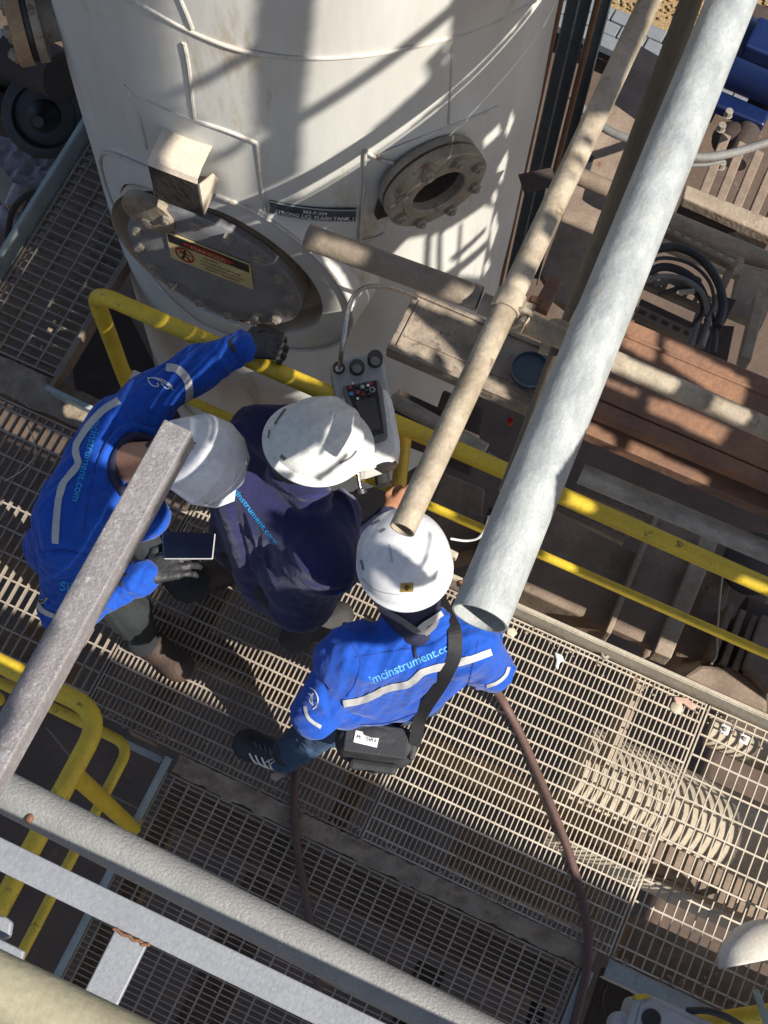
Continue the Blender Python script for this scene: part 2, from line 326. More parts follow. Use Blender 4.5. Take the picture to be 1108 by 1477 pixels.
def rough_beam(name, a, b, w, h, mat, label, cat, amp=0.004, seed=1):
    """beam with a lumpy top: caked dust and scale"""
    a = np.asarray(a, float); b = np.asarray(b, float); n = int(np.linalg.norm(b-a)/0.012); d = nrm(b-a); sd = np.cross(d, (0,0,1)); r2 = np.random.default_rng(seed)
    V = []; F = []; m = 7; nz = r2.normal(0, 1, (n+1, m)); nz = (nz+np.roll(nz, 1, 0)+np.roll(nz, 2, 0)+np.roll(nz, 1, 1))/2.2
    for i in range(n+1):
        for k in range(m):
            q = a+(b-a)*i/n+sd*(w*(k/(m-1)-0.5)+(amp*nz[i, k]*0.8 if k in (0, m-1) else 0)); V.append(q+A3(0, 0, h/2+amp*nz[i, k]))
        for k in range(m): V.append(V[-m]*[1, 1, 0]+A3(0, 0, a[2]-h/2))
        if i:
            p, c = (i-1)*2*m, i*2*m
            F += [(p+k, p+k+1, c+k+1, c+k) for k in range(m-1)]
            F += [(p, c, c+m, p+m), (p+m-1, p+2*m-1, c+2*m-1, c+m-1)]
    return tag(obj(name, (V, F), mat, smooth=60), label, cat)
rough_beam('platform_beam', (-0.80, 0.470, -0.038), (0.62, 0.470, -0.038), 0.062, 0.08, m_beam2, 'caked dusty beam between the fine walkway grating and the bottom grating', 'beam', 0.0035, 3)
rough_beam('platform_beam', (-2.9, 1.405, -0.05), (-1.20, 1.405, -0.05), 0.125, 0.09, m_beam2, 'flaking reddish beam along the top of the left grating', 'beam', 0.005, 5)
rough_beam('platform_beam', (0.664, 0.472, -0.045), (2.6, 0.472, -0.045), 0.055, 0.08, m_toe, 'blue grey beam at the lower right edge of the walkway', 'beam', 0.001, 8)
beam('platform_beam', (0.615, 0.44, -0.02), (0.615, -1.0, -0.02), 0.035, 0.06, m_toe, 'blue grey beam closing the bottom grating at the right', 'beam')
def toe(pts, h, lip, mat, label, side):
    """upright toe plate with a small turned lip"""
    t = thing('toe_plate', (*pts[0][:2], 0), label, 'toe plate', 'toe plates')
    a, b = [np.array([*p[:2], 0.0]) for p in pts]; z0 = pts[0][2]
    obj('plate', MB().bar(a+A3(0,0,z0+h/2), b+A3(0,0,z0+h/2), 0.006, h), mat, t, smooth=False)
    d = nrm(b-a); s = np.cross(d, A3(0,0,1))*side
    obj('lip', MB().bar(a+s*lip/2+A3(0,0,z0+h+0.0035), b+s*lip/2+A3(0,0,z0+h+0.0035), lip, 0.006), mat, t, smooth=False)
    return t
m_tan = M('tan_dusty_paint', (0.46,0.41,0.32), (0.31,0.265,0.20), 10, 0.7, 0, 0.2, 50, spots=(0.20,0.13,0.08), spot_amt=0.25, spot_scale=14)
toe([(-0.95, 1.372, -0.02), (2.6, 1.372, -0.02)], 0.105, 0.012, m_tan, 'tan dusty toe plate along the far edge of the sunlit grating', -1)
toe([(-1.765, 1.41, -0.02), (-1.30, 1.40, -0.02)], 0.10, 0.016, m_toe, 'short grey toe plate behind the shoulder of the leaning worker', 1)
toe([(-1.757, 1.41, -0.02), (-1.757, 2.6, -0.02)], 0.10, 0.014, m_beam, 'rusty toe plate beside the foot of the tank', 1)
toe([(-2.142, 1.48, -0.02), (-2.142, 3.3, -0.02)], 0.11, 0.016, m_toe, 'blue grey toe plate with rust along the far left grating', -1)
toe([(-2.9, 0.466, -0.05), (-0.842, 0.466, -0.05)], 0.075, 0.020, m_toe, 'pale toe plate under the lower left yellow railing', 1)
toe([(-0.826, 0.47, -0.06), (-0.826, -1.0, -0.06)], 0.13, 0.022, m_toe, 'blue grey toe plate with yellow flecks beside the stair opening', -1)
# structure seen through and below the gratings
for (a, b, w, h, z, mt, lb) in (
    ((-2.9, 0.86), (2.6, 0.86), 0.10, 0.12, -0.15, m_beam, 'beam under the walkway running beneath the boots'),
    ((-2.9, 0.58), (-1.25, 0.58), 0.13, 0.10, -0.10, m_beam2, 'beam under the left grating'),
    ((-1.40, 0.5), (-1.40, 1.33), 0.16, 0.10, -0.18, m_beam, 'cross beam under the left grating'),
    ((-1.88, 1.5), (-1.88, 3.2), 0.13, 0.04, -0.10, m_beam2, 'dusty flange of a beam under the tank side grating'),
    ((-2.09, 1.5), (-2.09, 3.2), 0.10, 0.04, -0.09, m_beam2, 'dusty ledge under the left end of the tank side grating'),
    ((-0.80, 0.36), (0.58, 0.36), 0.12, 0.10, -0.13, m_beam2, 'beam just under the top end of the bottom grating'),
    ((-0.40, 0.28), (-0.40, -0.9), 0.14, 0.10, -0.24, m_beam, 'wide beam under the middle of the bottom grating'),
    ((-0.76, 0.29), (-0.76, -0.9), 0.07, 0.10, -0.12, m_beam2, 'beam under the left end of the bottom grating'),
    ((0.20, 0.28), (0.20, -0.9), 0.10, 0.10, -0.5, m_dark, 'dark beam far under the bottom grating'),
    ((-0.27, 0.52), (-0.27, 1.33), 0.07, 0.08, -0.24, m_beam, 'cross beam under the seam of the walkway'),
    ((-0.98, 0.52), (-0.98, 1.33), 0.10, 0.08, -0.24, m_beam, 'cross beam under the brown boots'),
    ((0.70, 0.58), (2.6, 0.58), 0.17, 0.10, -0.14, m_beam2, 'wide grey beam under the right walkway edge'),
    ((0.10, 0.64), (0.62, 0.64), 0.13, 0.10, -0.30, m_beam, 'brown beam under the shaded strip of the walkway'),
):
    beam('under_beam', (*a, z), (*b, z), w, h, mt, lb, 'beam', 0.004, 'beams under the gratings')
t = thing('striped_pipe', P(950, 1185, -0.55)+A3(0,0,-0.15), 'fat pale pipe under the right grating striped by its shadow', 'pipe')
c0 = P(950, 1192, -0.58)
obj('barrel', MB().tube([c0+A3(-0.36,0,0), c0+A3(-0.345,0,0), c0+A3(2.0,0,0)], [0.16, 0.225, 0.225], 48), m_strip, t)
c1 = P(1060, 1075, -0.45)
tag(obj('side_pipe', MB().tube([c1+A3(-0.1,0.01,0), c1+A3(1.4,0.01,0)], 0.055, 20), m_strip), 'smaller pale pipe under the grating near the white clip', 'pipe')
tag(obj('side_pipe', MB().tube([P(905,1020,-0.3)+A3(0,-0.22,0), P(905,1020,-0.3)+A3(0,0.22,0)], 0.03, 16), m_beam2), 'short dusty pipe under the sunlit grating by the bolt plate', 'pipe')
# ------------------------------------------------------------------ tank
TC = np.array([2.82*math.cos(rd(117.3)), 2.82*math.sin(rd(117.3))]); TR = 0.72
def TK(phi, z, off=0.0):
    a = rd(phi); return A3(TC[0]+(TR+off)*math.cos(a), TC[1]+(TR+off)*math.sin(a), z)
def tkpix(px, py, off=0.0):
    d = ray(px, py); A = d[0]**2+d[1]**2; B = -2*(d[:2]@TC); D_ = TC@TC-(TR+off)**2; q = B*B-4*A*D_
    q = max(q, 0); w = CAM+d*((-B-math.sqrt(q))/(2*A)); return math.degrees(math.atan2(w[1]-TC[1], w[0]-TC[0])), w[2]
tank = thing('flash_tank', (*TC, -1.2), 'large off-white clad vertical tank with manhole and round nozzle', 'tank')
MP, MZ = -88.0, 0.67
MN = A3(math.cos(rd(MP)), math.sin(rd(MP)), 0); MT = A3(-MN[1], MN[0], 0); MUp = A3(0,0,1)
def MC(l, t=0, u=0): return A3(TC[0], TC[1], MZ) + MN*(TR+l) + MT*t + MUp*u
nph, nzz = 200, 236; ph = np.linspace(-180, 180, nph+1)[:-1]; zz = np.linspace(-1.2, 4.7, nzz)
V = []
for z in zz:
    for p in ph:
        w = 0.0022*math.sin(p*0.09+z*2.1)+0.0018*math.sin(p*0.21-z*3.3+1)+0.0012*math.sin(z*9+p*0.05)
        V.append(TK(p, z, w))
F = []
for j in range(nzz-1):
    for i in range(nph):
        i2 = (i+1) % nph; q = (j*nph+i, j*nph+i2, (j+1)*nph+i2, (j+1)*nph+i)
        c = sum(np.asarray(V[k]) for k in q)/4-MC(0)
        if c@MN > -0.35 and math.hypot(c@MT, c[2]) < 0.39 and c[2] < 0.41: continue
        F.append(q)
obj('shell', (V, F), m_clad, tank, smooth=True)
obj('vessel_wall', MB().tube([A3(*TC, 0.1), A3(*TC, 1.3)], TR-0.17, 64), m_insul, tank)
V = []; F = []; nc = 96
def colp(r, a, dl, surf=False):
    t, u = r*math.cos(a), r*math.sin(a); u = min(u, 0.405+(0.02 if r > 0.4 else 0)); sf = math.sqrt(TR*TR-min(abs(t), 0.6)**2)-TR; w = min(1, max(0, (t+0.12)/0.22)); w = w*w*(3-2*w)
    return MC((sf if surf else sf+0.010+w*(-0.012-sf))+dl, t, u)
for r_, dl, sf in ((0.350,-0.20,False),(0.350,-0.006,False),(0.354,0.0,False),(0.447,-0.004,False),(0.452,-0.010,False),(0.470,-0.012,True)):
    for k in range(nc): V.append(colp(r_, 2*math.pi*k/nc, dl, sf))
F = [(i*nc+k, i*nc+(k+1) % nc, (i+1)*nc+(k+1) % nc, (i+1)*nc+k) for i in range(5) for k in range(nc)]
obj('manhole_collar', (V, F), m_clad, tank, smooth=50)
obj('collar_bead', MB().tube([colp(0.450, 2*math.pi*k/nc, 0.0) for k in range(nc+1)], 0.005, 8), m_bead, tank)
obj('recess_lining', MB().ring(MC(0), MN, [(0.3495,-0.008),(0.345,-0.085),(0.20,-0.088)], 64), m_lining, tank)
obj('manhole_neck', MB().ring(MC(0), MN, [(0.215,-0.3),(0.215,-0.055),(0.278,-0.055),(0.286,-0.048),(0.286,-0.022),(0.276,-0.02)], 56), m_flange, tank)
cov = obj('manhole_cover', MB().ring(MC(0), MN, [(0.276,-0.018),(0.288,-0.016),(0.288,0.006),(0.282,0.011),(0.20,0.0115),(0.0001,0.012)], 64), m_cover, tank)
bm_ = MB().ring((0,0,0), (0,0,1), [(0.0,0.0),(0.0185,0.0),(0.0185,0.013),(0.015,0.016),(0.010,0.0165),(0.010,0.022),(0.008,0.024),(0.0,0.024)], 6)
def piece_mesh(name, g, mat):
    me = bpy.data.meshes.new(name); me.from_pydata(g.v, [], g.f); me.materials.append(mat); return me
boltme = piece_mesh('bolt', bm_, m_bolt); boltme2 = piece_mesh('flange_bolt', bm_, m_flange)
qn = Vector(MN.tolist()).to_track_quat('Z', 'Y')
for k in range(16):
    a = 2*math.pi*(k+0.3)/16; inst(boltme, 'bolt', cov, MC(0.011, 0.255*math.cos(a), 0.255*math.sin(a)), qn)
# danger sign on the cover
def onplane(px, py, l):
    d = ray(px, py); q = (MC(l)-CAM)@MN/(d@MN); w = CAM+d*q-MC(l); return w@MT, w[2]
sc_ = [onplane(*q, 0.015) for q in ((238,330),(362,384),(366,421),(247,367))]
sx0 = (sc_[0][0]+sc_[3][0])/2; sx1 = (sc_[1][0]+sc_[2][0])/2; sy1 = (sc_[0][1]+sc_[1][1])/2; sy0 = (sc_[2][1]+sc_[3][1])/2
SW, SH = sx1-sx0, sy1-sy0
def SP(u, v, l=0.0): return MC(0.017+l, sx0+SW*u, sy0+SH*v)
sign = obj('warning_sign', MB().prism([SP(0,0),SP(1,0),SP(1,1),SP(0,1)], -MN*0.003), m_sign_y, tank, smooth=False)
def flat(name, pts, mat, l, par=None): return obj(name, ([SP(u, v, l) for u, v in pts], [tuple(range(len(pts)))]), mat, par or tank, smooth=False)
flat('black_band', [(0.02,0.66),(0.98,0.66),(0.98,0.96),(0.02,0.96)], m_sign_k, 0.001)
el = lambda cx, cy, rx, ry, n=28: [(cx+rx*math.cos(2*math.pi*k/n), cy+ry*math.sin(2*math.pi*k/n)) for k in range(n)]
flat('red_oval', el(0.5, 0.81, 0.30, 0.125), m_red, 0.002)
def sign_text(s, u0, u1, v, hgt, mat, l):
    V, F = text_shape(s); w = V[:,0].max(); h = V[:,1].max()
    obj('lettering', ([SP(u0+(u1-u0)*a/w, v+hgt*b/h, l) for a, b, _ in V], F), mat, tank, smooth=False)
sign_text('DANGER', 0.29, 0.71, 0.745, 0.125, m_sign_y, 0.003)
g = MB(); ro = el(0.19, 0.36, 0.115, 0.27, 30); ri = el(0.19, 0.36, 0.095, 0.222, 30)
g.add([SP(*p, 0.002) for p in ro+ri], [(k, (k+1) % 30, 30+(k+1) % 30, 30+k) for k in range(30)])
g.add([SP(*p, 0.0022) for p in ((0.12,0.54),(0.135,0.57),(0.26,0.19),(0.245,0.16))], [(0,1,2,3)])
obj('prohibition_ring', g, m_red, tank, smooth=False)
g = MB(); g.add([SP(*p, 0.0015) for p in el(0.20,0.52,0.016,0.038,12)], [tuple(range(12))])
for q in (((0.175,0.47),(0.215,0.46),(0.20,0.30),(0.165,0.32)), ((0.165,0.33),(0.195,0.31),(0.165,0.16),(0.14,0.19)), ((0.185,0.33),(0.205,0.31),(0.245,0.22),(0.225,0.18)), ((0.20,0.44),(0.21,0.41),(0.26,0.37),(0.255,0.41)), ((0.175,0.46),(0.17,0.42),(0.125,0.36),(0.12,0.40))):
    g.add([SP(*p, 0.0015) for p in q], [(0,1,2,3)])
obj('falling_figure', g, m_sign_k, tank, smooth=False)
for i, (s, u0, u1) in enumerate((('NO ENTRY', 0.42, 0.62), ('CONFINED SPACE', 0.38, 0.86), ('AUTHORIZED PERSONS ONLY', 0.38, 0.92), ('PERMIT REQUIRED', 0.42, 0.84))):
    sign_text(s, u0, u1, 0.50-0.135*i, 0.075, m_sign_k, 0.0015)
# nameplate
np_c = [tkpix(*q) for q in ((389,286),(514,299),(512,315),(388,302))]
def NPp(u, v, off):
    a, b, c, d = np_c; p = (a[0]*(1-u)+b[0]*u)*v+(d[0]*(1-u)+c[0]*u)*(1-v); z = (a[1]*(1-u)+b[1]*u)*v+(d[1]*(1-u)+c[1]*u)*(1-v); return TK(p, z, off)
g = MB(); n = 14
g.add([NPp(i/n, v, o) for i in range(n+1) for v, o in ((0,0.002),(0,0.008),(1,0.008),(1,0.002))], [(4*i+k, 4*i+4+k, 4*i+5+k, 4*i+1+k) for i in range(n) for k in range(3)])
obj('nameplate', g, m_blue_plate, tank, smooth=False)
for s, u0, u1, v0, hh in (('302-F-204', 0.38, 0.66, 0.56, 0.26), ('STRONG LIQ. FLASH TANK 1', 0.07, 0.97, 0.14, 0.30)):
    V, F = text_shape(s, 1, 0.01); w = V[:,0].max(); h = V[:,1].max()
    obj('lettering', ([NPp(u0+(u1-u0)*a/w, v0+hh*b/h, 0.0105) for a, b, _ in V], F), m_white, tank, smooth=False)
g = MB(); fr = [(0,0),(1,0),(1,1),(0,1),(0,0)]
for (u0, v0), (u1, v1) in zip(fr[:-1], fr[1:]):
    g.tube([NPp(u0+(u1-u0)*k/8, v0+(v1-v0)*k/8, 0.009) for k in range(9)], 0.0022, 6)
obj('nameplate_rim', g, m_toe, tank)
# cladding beads
for path, r in (([(150,-12),(205,6),(268,40),(330,66),(385,78),(450,83),(540,77),(640,56),(720,27),(775,-2)], 0.0055), ([(258,-10),(269,16),(278,40)], 0.006),
                ([(266,60),(272,90),(277,135),(281,169)], 0.006), ([(193,134),(252,160),(281,171),(330,188),(371,205)], 0.006), ([(371,206),(376,255),(383,306)], 0.006),
                ([(312,281),(345,293),(383,307),(415,322),(440,336),(462,350)], 0.008), ([(527,217),(525,270),(522,300),(519,348)], 0.005), ([(527,217),(545,228),(568,234)], 0.005),
                ([(545,225),(590,205),(650,181),(690,166),(718,153)], 0.005), ([(651,62),(650,110),(647,178)], 0.003), ([(519,348),(540,342),(555,335)], 0.004), ([(181,122),(195,150),(205,180),(212,214)], 0.004)):
    pp = [TK(*tkpix(*q[:2]), 0.002) for q in spline([(a, b, 0) for a, b in path], 6)]
    obj('cladding_seam', MB().tube(pp, r, 8), m_bead, tank)
# boxed davit cover above the manhole
HB, HT, HU = MC(0.05, -0.075, 0.32), 0.068, 0.052
def HBp(l, t, u): return MC(l, -0.018+t, 0.655+u)
g = MB(); prof = [(-0.03,0.022),(0.02,0.022),(0.065,0.016),(0.092,0.004),(0.100,-0.012)]
for i in range(len(prof)-1):
    (l0, u0), (l1, u1) = prof[i], prof[i+1]
    g.add([HBp(l0,-0.07,u0), HBp(l0,0.07,u0), HBp(l1,0.07,u1), HBp(l1,-0.07,u1), HBp(l0,-0.07,u0-0.004), HBp(l0,0.07,u0-0.004), HBp(l1-0.003,0.07,u1-0.004), HBp(l1-0.003,-0.07,u1-0.004)], [(0,3,2,1),(4,5,6,7),(1,2,6,5),(0,4,7,3)])
m_hood = M('sunlit_sheet', (0.66,0.57,0.45), (0.52,0.43,0.33), 30, 0.7, 0, 0.2, 90, spots=(0.3,0.2,0.13), spot_amt=0.1, spot_scale=40)  # cream colour carries the sunlit tone of the hood sheets
hood = obj('hood', g, m_hood, tank)
m_hood_shade = M('shaded_front_sheet', (0.045,0.04,0.035), (0.018,0.016,0.014), 30, 0.5, 0, 0.4, 60, spots=(0.16,0.13,0.09), spot_amt=0.3, spot_scale=50)  # near-black colour stands in for shade on the hood's unlit front
obj('front_panel', MB().box(HBp(0.097, 0, -0.092), (MN, MT, MUp), (0.006, 0.14, 0.158)), m_hood_shade, tank, smooth=False)
obj('side_flap', MB().prism([HBp(0.095,0.071,-0.02),HBp(0.095,0.071,-0.17),HBp(0.0,0.071,-0.13),HBp(0.02,0.071,-0.075)], MT*0.004), m_hood, tank, smooth=False)
obj('side_plate', MB().prism([HBp(0.095,-0.071,0.0),HBp(0.095,-0.071,-0.17),HBp(-0.04,-0.071,-0.17),HBp(-0.04,-0.071,0.02)], -MT*0.004), m_hood, tank, smooth=False)
obj('hinge_pin', MB().ring(MC(0,-0.19,0.20), MN, [(0.055,-0.1),(0.055,-0.01),(0.085,-0.008),(0.085,0.018),(0.0001,0.02)], 30), m_flange, tank)
# right hand nozzle with its bolted flange
NPH, NZ = tkpix(633, 277, 0.075)
NN = A3(math.cos(rd(NPH)), math.sin(rd(NPH)), 0); NT = A3(-NN[1], NN[0], 0)
def NC(l, t=0, u=0): return A3(TC[0], TC[1], NZ)+NN*(TR+l-0.025)+NT*t+A3(0,0,u)
obj('nozzle', MB().ring(NC(0), NN, [(0.135,-0.06),(0.135,0.03),(0.148,0.032),(0.148,0.052),(0.120,0.054)], 44), m_flange, tank)
fl = obj('nozzle_flange', MB().ring(NC(0), NN, [(0.120,0.060),(0.147,0.060),(0.150,0.064),(0.150,0.094),(0.146,0.098),(0.108,0.098),(0.106,0.102),(0.083,0.102),(0.079,0.098),(0.079,-0.1),(0.0001,-0.1)], 56), m_flange, tank)
obj('nozzle_bore_shade', MB().ring(NC(0), NN, [(0.0785,0.07),(0.076,0.0),(0.0001,-0.01)], 36), m_dark, tank)  # dark disc puts the shade inside the bore into its colour
obj('nozzle_shadow', MB().prism([NC(0.035,-0.15,-0.13), NC(0.035,0.02,-0.16), NC(0.035,0.03,-0.10), NC(0.035,-0.13,0.0)], -NN*0.02), m_dark, tank, smooth=False)  # dark plate drawn in place of the flange's cast shadow
qn2 = Vector(NN.tolist()).to_track_quat('Z', 'Y')
for k in range(8):
    a = 2*math.pi*(k+0.45)/8; inst(boltme2, 'flange_bolt', fl, NC(0.098, 0.124*math.cos(a), 0.124*math.sin(a)), qn2)
obj('loose_panel', MB().prism([MC(-0.02,0.06,-0.335), MC(-0.02,0.22,-0.300), MC(0.012,0.22,-0.262), MC(0.014,0.06,-0.288)], A3(0,0,-0.008)), m_hood, tank, smooth=False)
# small nozzle stack at the upper left of the tank
lp, lz = -142.0, 1.20
LN = A3(math.cos(rd(lp)), math.sin(rd(lp)), 0)
def LC(l): return A3(TC[0], TC[1], lz)+LN*(TR+l)
obj('side_nozzle', MB().ring(LC(0), LN, [(0.075,-0.05),(0.075,0.04),(0.125,0.04),(0.125,0.065),(0.08,0.066)], 36), m_flange, tank)
obj('gasket', MB().ring(LC(0), LN, [(0.08,0.068),(0.118,0.068),(0.118,0.08),(0.08,0.08)], 36), m_black, tank)
fl2 = obj('blind_flange', MB().ring(LC(0), LN, [(0.08,0.082),(0.127,0.083),(0.127,0.12),(0.122,0.124),(0.0001,0.124)], 36), M('orange_rust_flange', (0.42,0.29,0.15), (0.22,0.13,0.07), 14, 0.75, 0, 0.3), tank)
qn3 = Vector(LN.tolist()).to_track_quat('Z', 'Y'); ua = nrm(np.cross(LN, (0,0,1)))
for k in range(8):
    a = 2*math.pi*(k+0.2)/8; inst(boltme2, 'flange_bolt', fl2, LC(0.124)+ua*0.1*math.cos(a)+A3(0,0,0.1*math.sin(a)), qn3)
# ------------------------------------------------------------------ upright channels and conduits beside the tank
def upright(name, px, dist, w, dpt, mat, label, cat, z0=-0.6, z1=3.2, round_=False):
    d = ray(*px); d2 = nrm([d[0], d[1], 0]); p = A3(0,0,0)+d2*dist; s = np.cross(d2, (0,0,1))
    if round_: o = obj(name, MB().tube([p+A3(0,0,z0), p+A3(0,0,z1)], w/2, 14), mat)
    else:
        g = MB()
        g.box(p+A3(0,0,(z0+z1)/2)+d2*dpt/2, (d2, s, (0,0,1)), (0.004, w, z1-z0))
        for e in (-1, 1): g.box(p+A3(0,0,(z0+z1)/2)+s*e*(w/2-0.002), (d2, s, (0,0,1)), (dpt, 0.004, z1-z0))
        o = obj(name, g, mat, smooth=False)
    return tag(o, label, cat)
upright('conduit', (800, 40), 2.78, 0.02, 0, m_rustp, 'thin rust brown conduit rising close beside the tank', 'conduit', round_=True)
upright('cable_channel', (818, 40), 2.80, 0.036, 0.03, m_channel, 'blue grey steel channel nearest the tank', 'channel')
upright('cable_channel', (836, 40), 2.82, 0.034, 0.03, m_channel, 'blue grey steel channel next to the brown upright pipe', 'channel')
upright('conduit', (853, 40), 2.80, 0.018, 0, m_rustp, 'rust brown upright pipe right of the blue grey channels', 'conduit', round_=True)
upright('cable_channel', (868, 10), 2.9, 0.05, 0.03, m_channel, 'wide grey channel at the top edge of the picture', 'channel')
tag(obj('bracket', MB().bar(P(752,265,1.0), P(800,255,1.0), 0.06, 0.006), m_dark, smooth=False), 'dark bracket tying the channels to the tank', 'bracket')
# ------------------------------------------------------------------ yellow railings
YR, YM = 0.0232, 0.0138
t = thing('yellow_railing', (-1.39, 1.385, 0), 'worn yellow railing between the workers and the tank', 'railing')
b0 = A3(-1.39, 1.385, 1.1)
obj('top_rail', MB().tube([A3(-1.375,1.40,-0.05), A3(-1.385,1.388,0.6)]+arc(A3(-1.388,1.387,0.7), b0, A3(2,1.385,1.1), 0.07, 8)+[A3(-0.085,1.385,1.1)], YR, 20), m_yel, t)
obj('top_rail', MB().tube([A3(-0.06,1.385,1.1), A3(2.4,1.37,1.1)], YR, 20), m_yel, t)
obj('rail_bolt', MB().tube([A3(-0.088,1.385,1.1), A3(-0.062,1.385,1.1)], 0.016, 12), m_rustp, t)
obj('mid_rail', MB().tube([A3(-1.38,1.40,0.56), A3(2.4,1.412,0.55)], YM, 16), m_yel, t)
for x in (-0.475, 0.95 if False else -0.475+1.9): obj('post', MB().tube([A3(x,1.39,-0.05), A3(x,1.388,1.085)], YR*0.92, 16), m_yel, t)
obj('collar', MB().tube([A3(-1.362,1.40,0.56), A3(-1.335,1.40,0.56)], YM*1.25, 14), m_white, t)
t = thing('yellow_railing', (-0.82, 0.39, 0), 'bright yellow railing round the stair opening at lower left', 'railing')
obj('top_rail', MB().tube([A3(-2.9,0.405,1.1)]+arc(A3(-2,0.40,1.1), A3(-0.822,0.392,1.1), A3(-0.822,-1.2,1.1), 0.085, 8)+[A3(-0.826,-1.3,1.1)], YR*1.04, 20), m_yel, t)
obj('mid_rail', MB().tube([A3(-2.9,0.415,0.55)]+arc(A3(-2,0.41,0.55), A3(-0.842,0.405,0.55), A3(-0.842,-1.2,0.55), 0.05, 7)+[A3(-0.842,-1.3,0.55)], YM*1.1, 16), m_yel, t)
obj('post', MB().tube([A3(-0.824,0.235,0.02), A3(-0.823,0.235,1.09)], YR, 18), m_yel, t)
obj('post', MB().tube([A3(-1.40,0.41,0.02), A3(-1.40,0.402,1.09)], YR, 18), m_yel, t)
obj('foot_plate', MB().box((-0.824,0.235,0.018), np.eye(3), (0.03,0.07,0.012)), m_yel, t)
# ------------------------------------------------------------------ scaffold tubes, clamps, the big pipe
def tube_thing(name, pts, r, mat, label, cat='pipe', hollow=0.86, n=24, group=None):
    return tag(obj(name, MB().tube(pts, r, n, hollow=hollow), mat), label, cat, group)
ba, bb = P(692,892,2.07), P(1053,6,1.98); bd = nrm(bb-ba)
tube_thing('galvanised_pipe', [ba, ba+bd*0.7, ba+bd*2.6], 0.0535, m_galv, 'thick bright galvanised pipe, the largest, ending over the shoulder of the standing worker', n=40, hollow=0.93)
sa, sb = P(580,764,2.05), P(851,185,1.99); sdv = nrm(sb-sa)
tube_thing('scaffold_tube', [sa, sa+sdv*2.6], 0.0252, m_scaf, 'dusty cream scaffold tube ending over the white helmet of the standing worker', 'tube')
ca, cb = P(443,341,1.955), P(905,540,1.945); cdv = nrm(cb-ca)
tube_thing('scaffold_tube', [ca, P(692,431,1.952)], 0.0265, M('stained_brown_tube', (0.30,0.245,0.18), (0.15,0.115,0.08), 9, 0.8, 0.05, 0.3, 60, spots=(0.42,0.36,0.27), spot_amt=0.3, spot_scale=9), 'short stained scaffold tube ending in front of the tank', 'tube')
tube_thing('scaffold_tube', [P(694,437,1.948), ca+cdv*2.4], 0.0225, m_scaf, 'pale scaffold tube crossing under the thick pipe over the rusty duct', 'tube')
oa, ob = P(737,712,1.86), P(997,0,1.86)
tube_thing('scaffold_tube', [oa, oa+nrm(ob-oa)*1.9], 0.026, m_olive, 'dark olive weathered tube half hidden behind the thick pipe', 'tube')
oa2 = P(720,700,1.9)
def clamp(px, py, z, dirv, label):
    c = P(px, py, z); t = thing('scaffold_clamp', c-A3(0,0,0.03), label, 'clamp', 'scaffold clamps')
    d = nrm(dirv); s = nrm(np.cross(d, (0,0,1))); u = np.cross(s, d)
    obj('band', MB().tube([c-d*0.022, c+d*0.022], 0.031, 20), m_scaf, t)
    obj('lower_band', MB().tube([c-s*0.03-u*0.052+d*0.005, c+s*0.045-u*0.052+d*0.005], 0.029, 20), m_scaf, t)
    obj('hinge', MB().box(c+s*0.038, (d, s, u), (0.03, 0.02, 0.022)), m_scaf, t, bevel=0.004)
    obj('bolt', MB().tube([c+s*0.04-d*0.03, c+s*0.05+d*0.035], 0.007, 10), m_bolt, t)
    obj('nut', MB().ring(c+s*0.047+d*0.018, d, [(0,0),(0.013,0),(0.013,0.014),(0,0.014)], 6), m_rustp, t)
    obj('strap', MB().tube([c+s*(0.04+0.018*math.cos(a))+u*0.018*math.sin(a)-d*0.012 for a in np.linspace(0, 5, 10)], 0.006, 8), m_scaf, t)
clamp(733, 437, 2.017, sdv, 'dusty scaffold clamp where the two cream tubes cross')
clamp(806, 484, 1.88, nrm(ob-oa), 'greasy scaffold clamp partly behind the thick pipe')
# ------------------------------------------------------------------ rack of ducts, trays and machinery beyond the railing
def slab(name, px, z, th, mat, label, cat, bevel=0.004, group=None):
    return tag(obj(name, MB().prism([P(*q, z) for q in px], (0,0,-th)), mat, smooth=False, bevel=bevel), label, cat, group)
dz = 0.92
t = thing('cable_duct', P(700,540,dz)-A3(0,0,0.1), 'grimy steel cover of the long duct with the blue lid on it', 'duct')
def duct_pt(x, yy, z): return A3(x, yy, z)
e0 = P(560,497,dz); e1 = P(599,421,dz); f0 = P(758,597,dz); X0 = e0[0]; Y0, Y1 = (e0[1]+f0[1])/2, e1[1]
XS = P(800,560,dz)[0]
obj('cover', MB().prism([A3(X0,Y0,dz),A3(XS,Y0,dz),A3(XS,Y1,dz),A3(X0,Y1,dz)], (0,0,-0.05)), m_plank, t, smooth=False, bevel=0.004)
for yv in (Y0+0.006, Y1-0.006): obj('lip', MB().bar((X0+0.004,yv,dz+0.005),(XS,yv,dz+0.005),0.012,0.012), m_plank, t, smooth=False)
obj('joint_strip', MB().bar((X0+0.03,Y0+(Y1-Y0)*0.3,dz+0.002),(XS,Y0+(Y1-Y0)*0.3,dz+0.002),0.006,0.006), m_plank, t, smooth=False)
obj('joint_strip', MB().bar((X0+0.025,Y0+0.02,dz+0.002),(X0+0.025,Y1-0.02,dz+0.002),0.006,0.006), m_plank, t, smooth=False)
t = thing('rusty_duct', A3(1.0,Y1,dz-0.2), 'long rust brown duct with sunlit patches running out to the right', 'duct')
XE = 2.6
Yd = [Y0, Y0+(Y1-Y0)*0.27, Y1-0.03]
obj('edge_plate', MB().box(((XS+XE)/2+0.003,(Yd[0]+Yd[1])/2,dz-0.02), np.eye(3), (XE-XS,Yd[1]-Yd[0]-0.003,0.05)), m_brown, t, smooth=False, bevel=0.003)
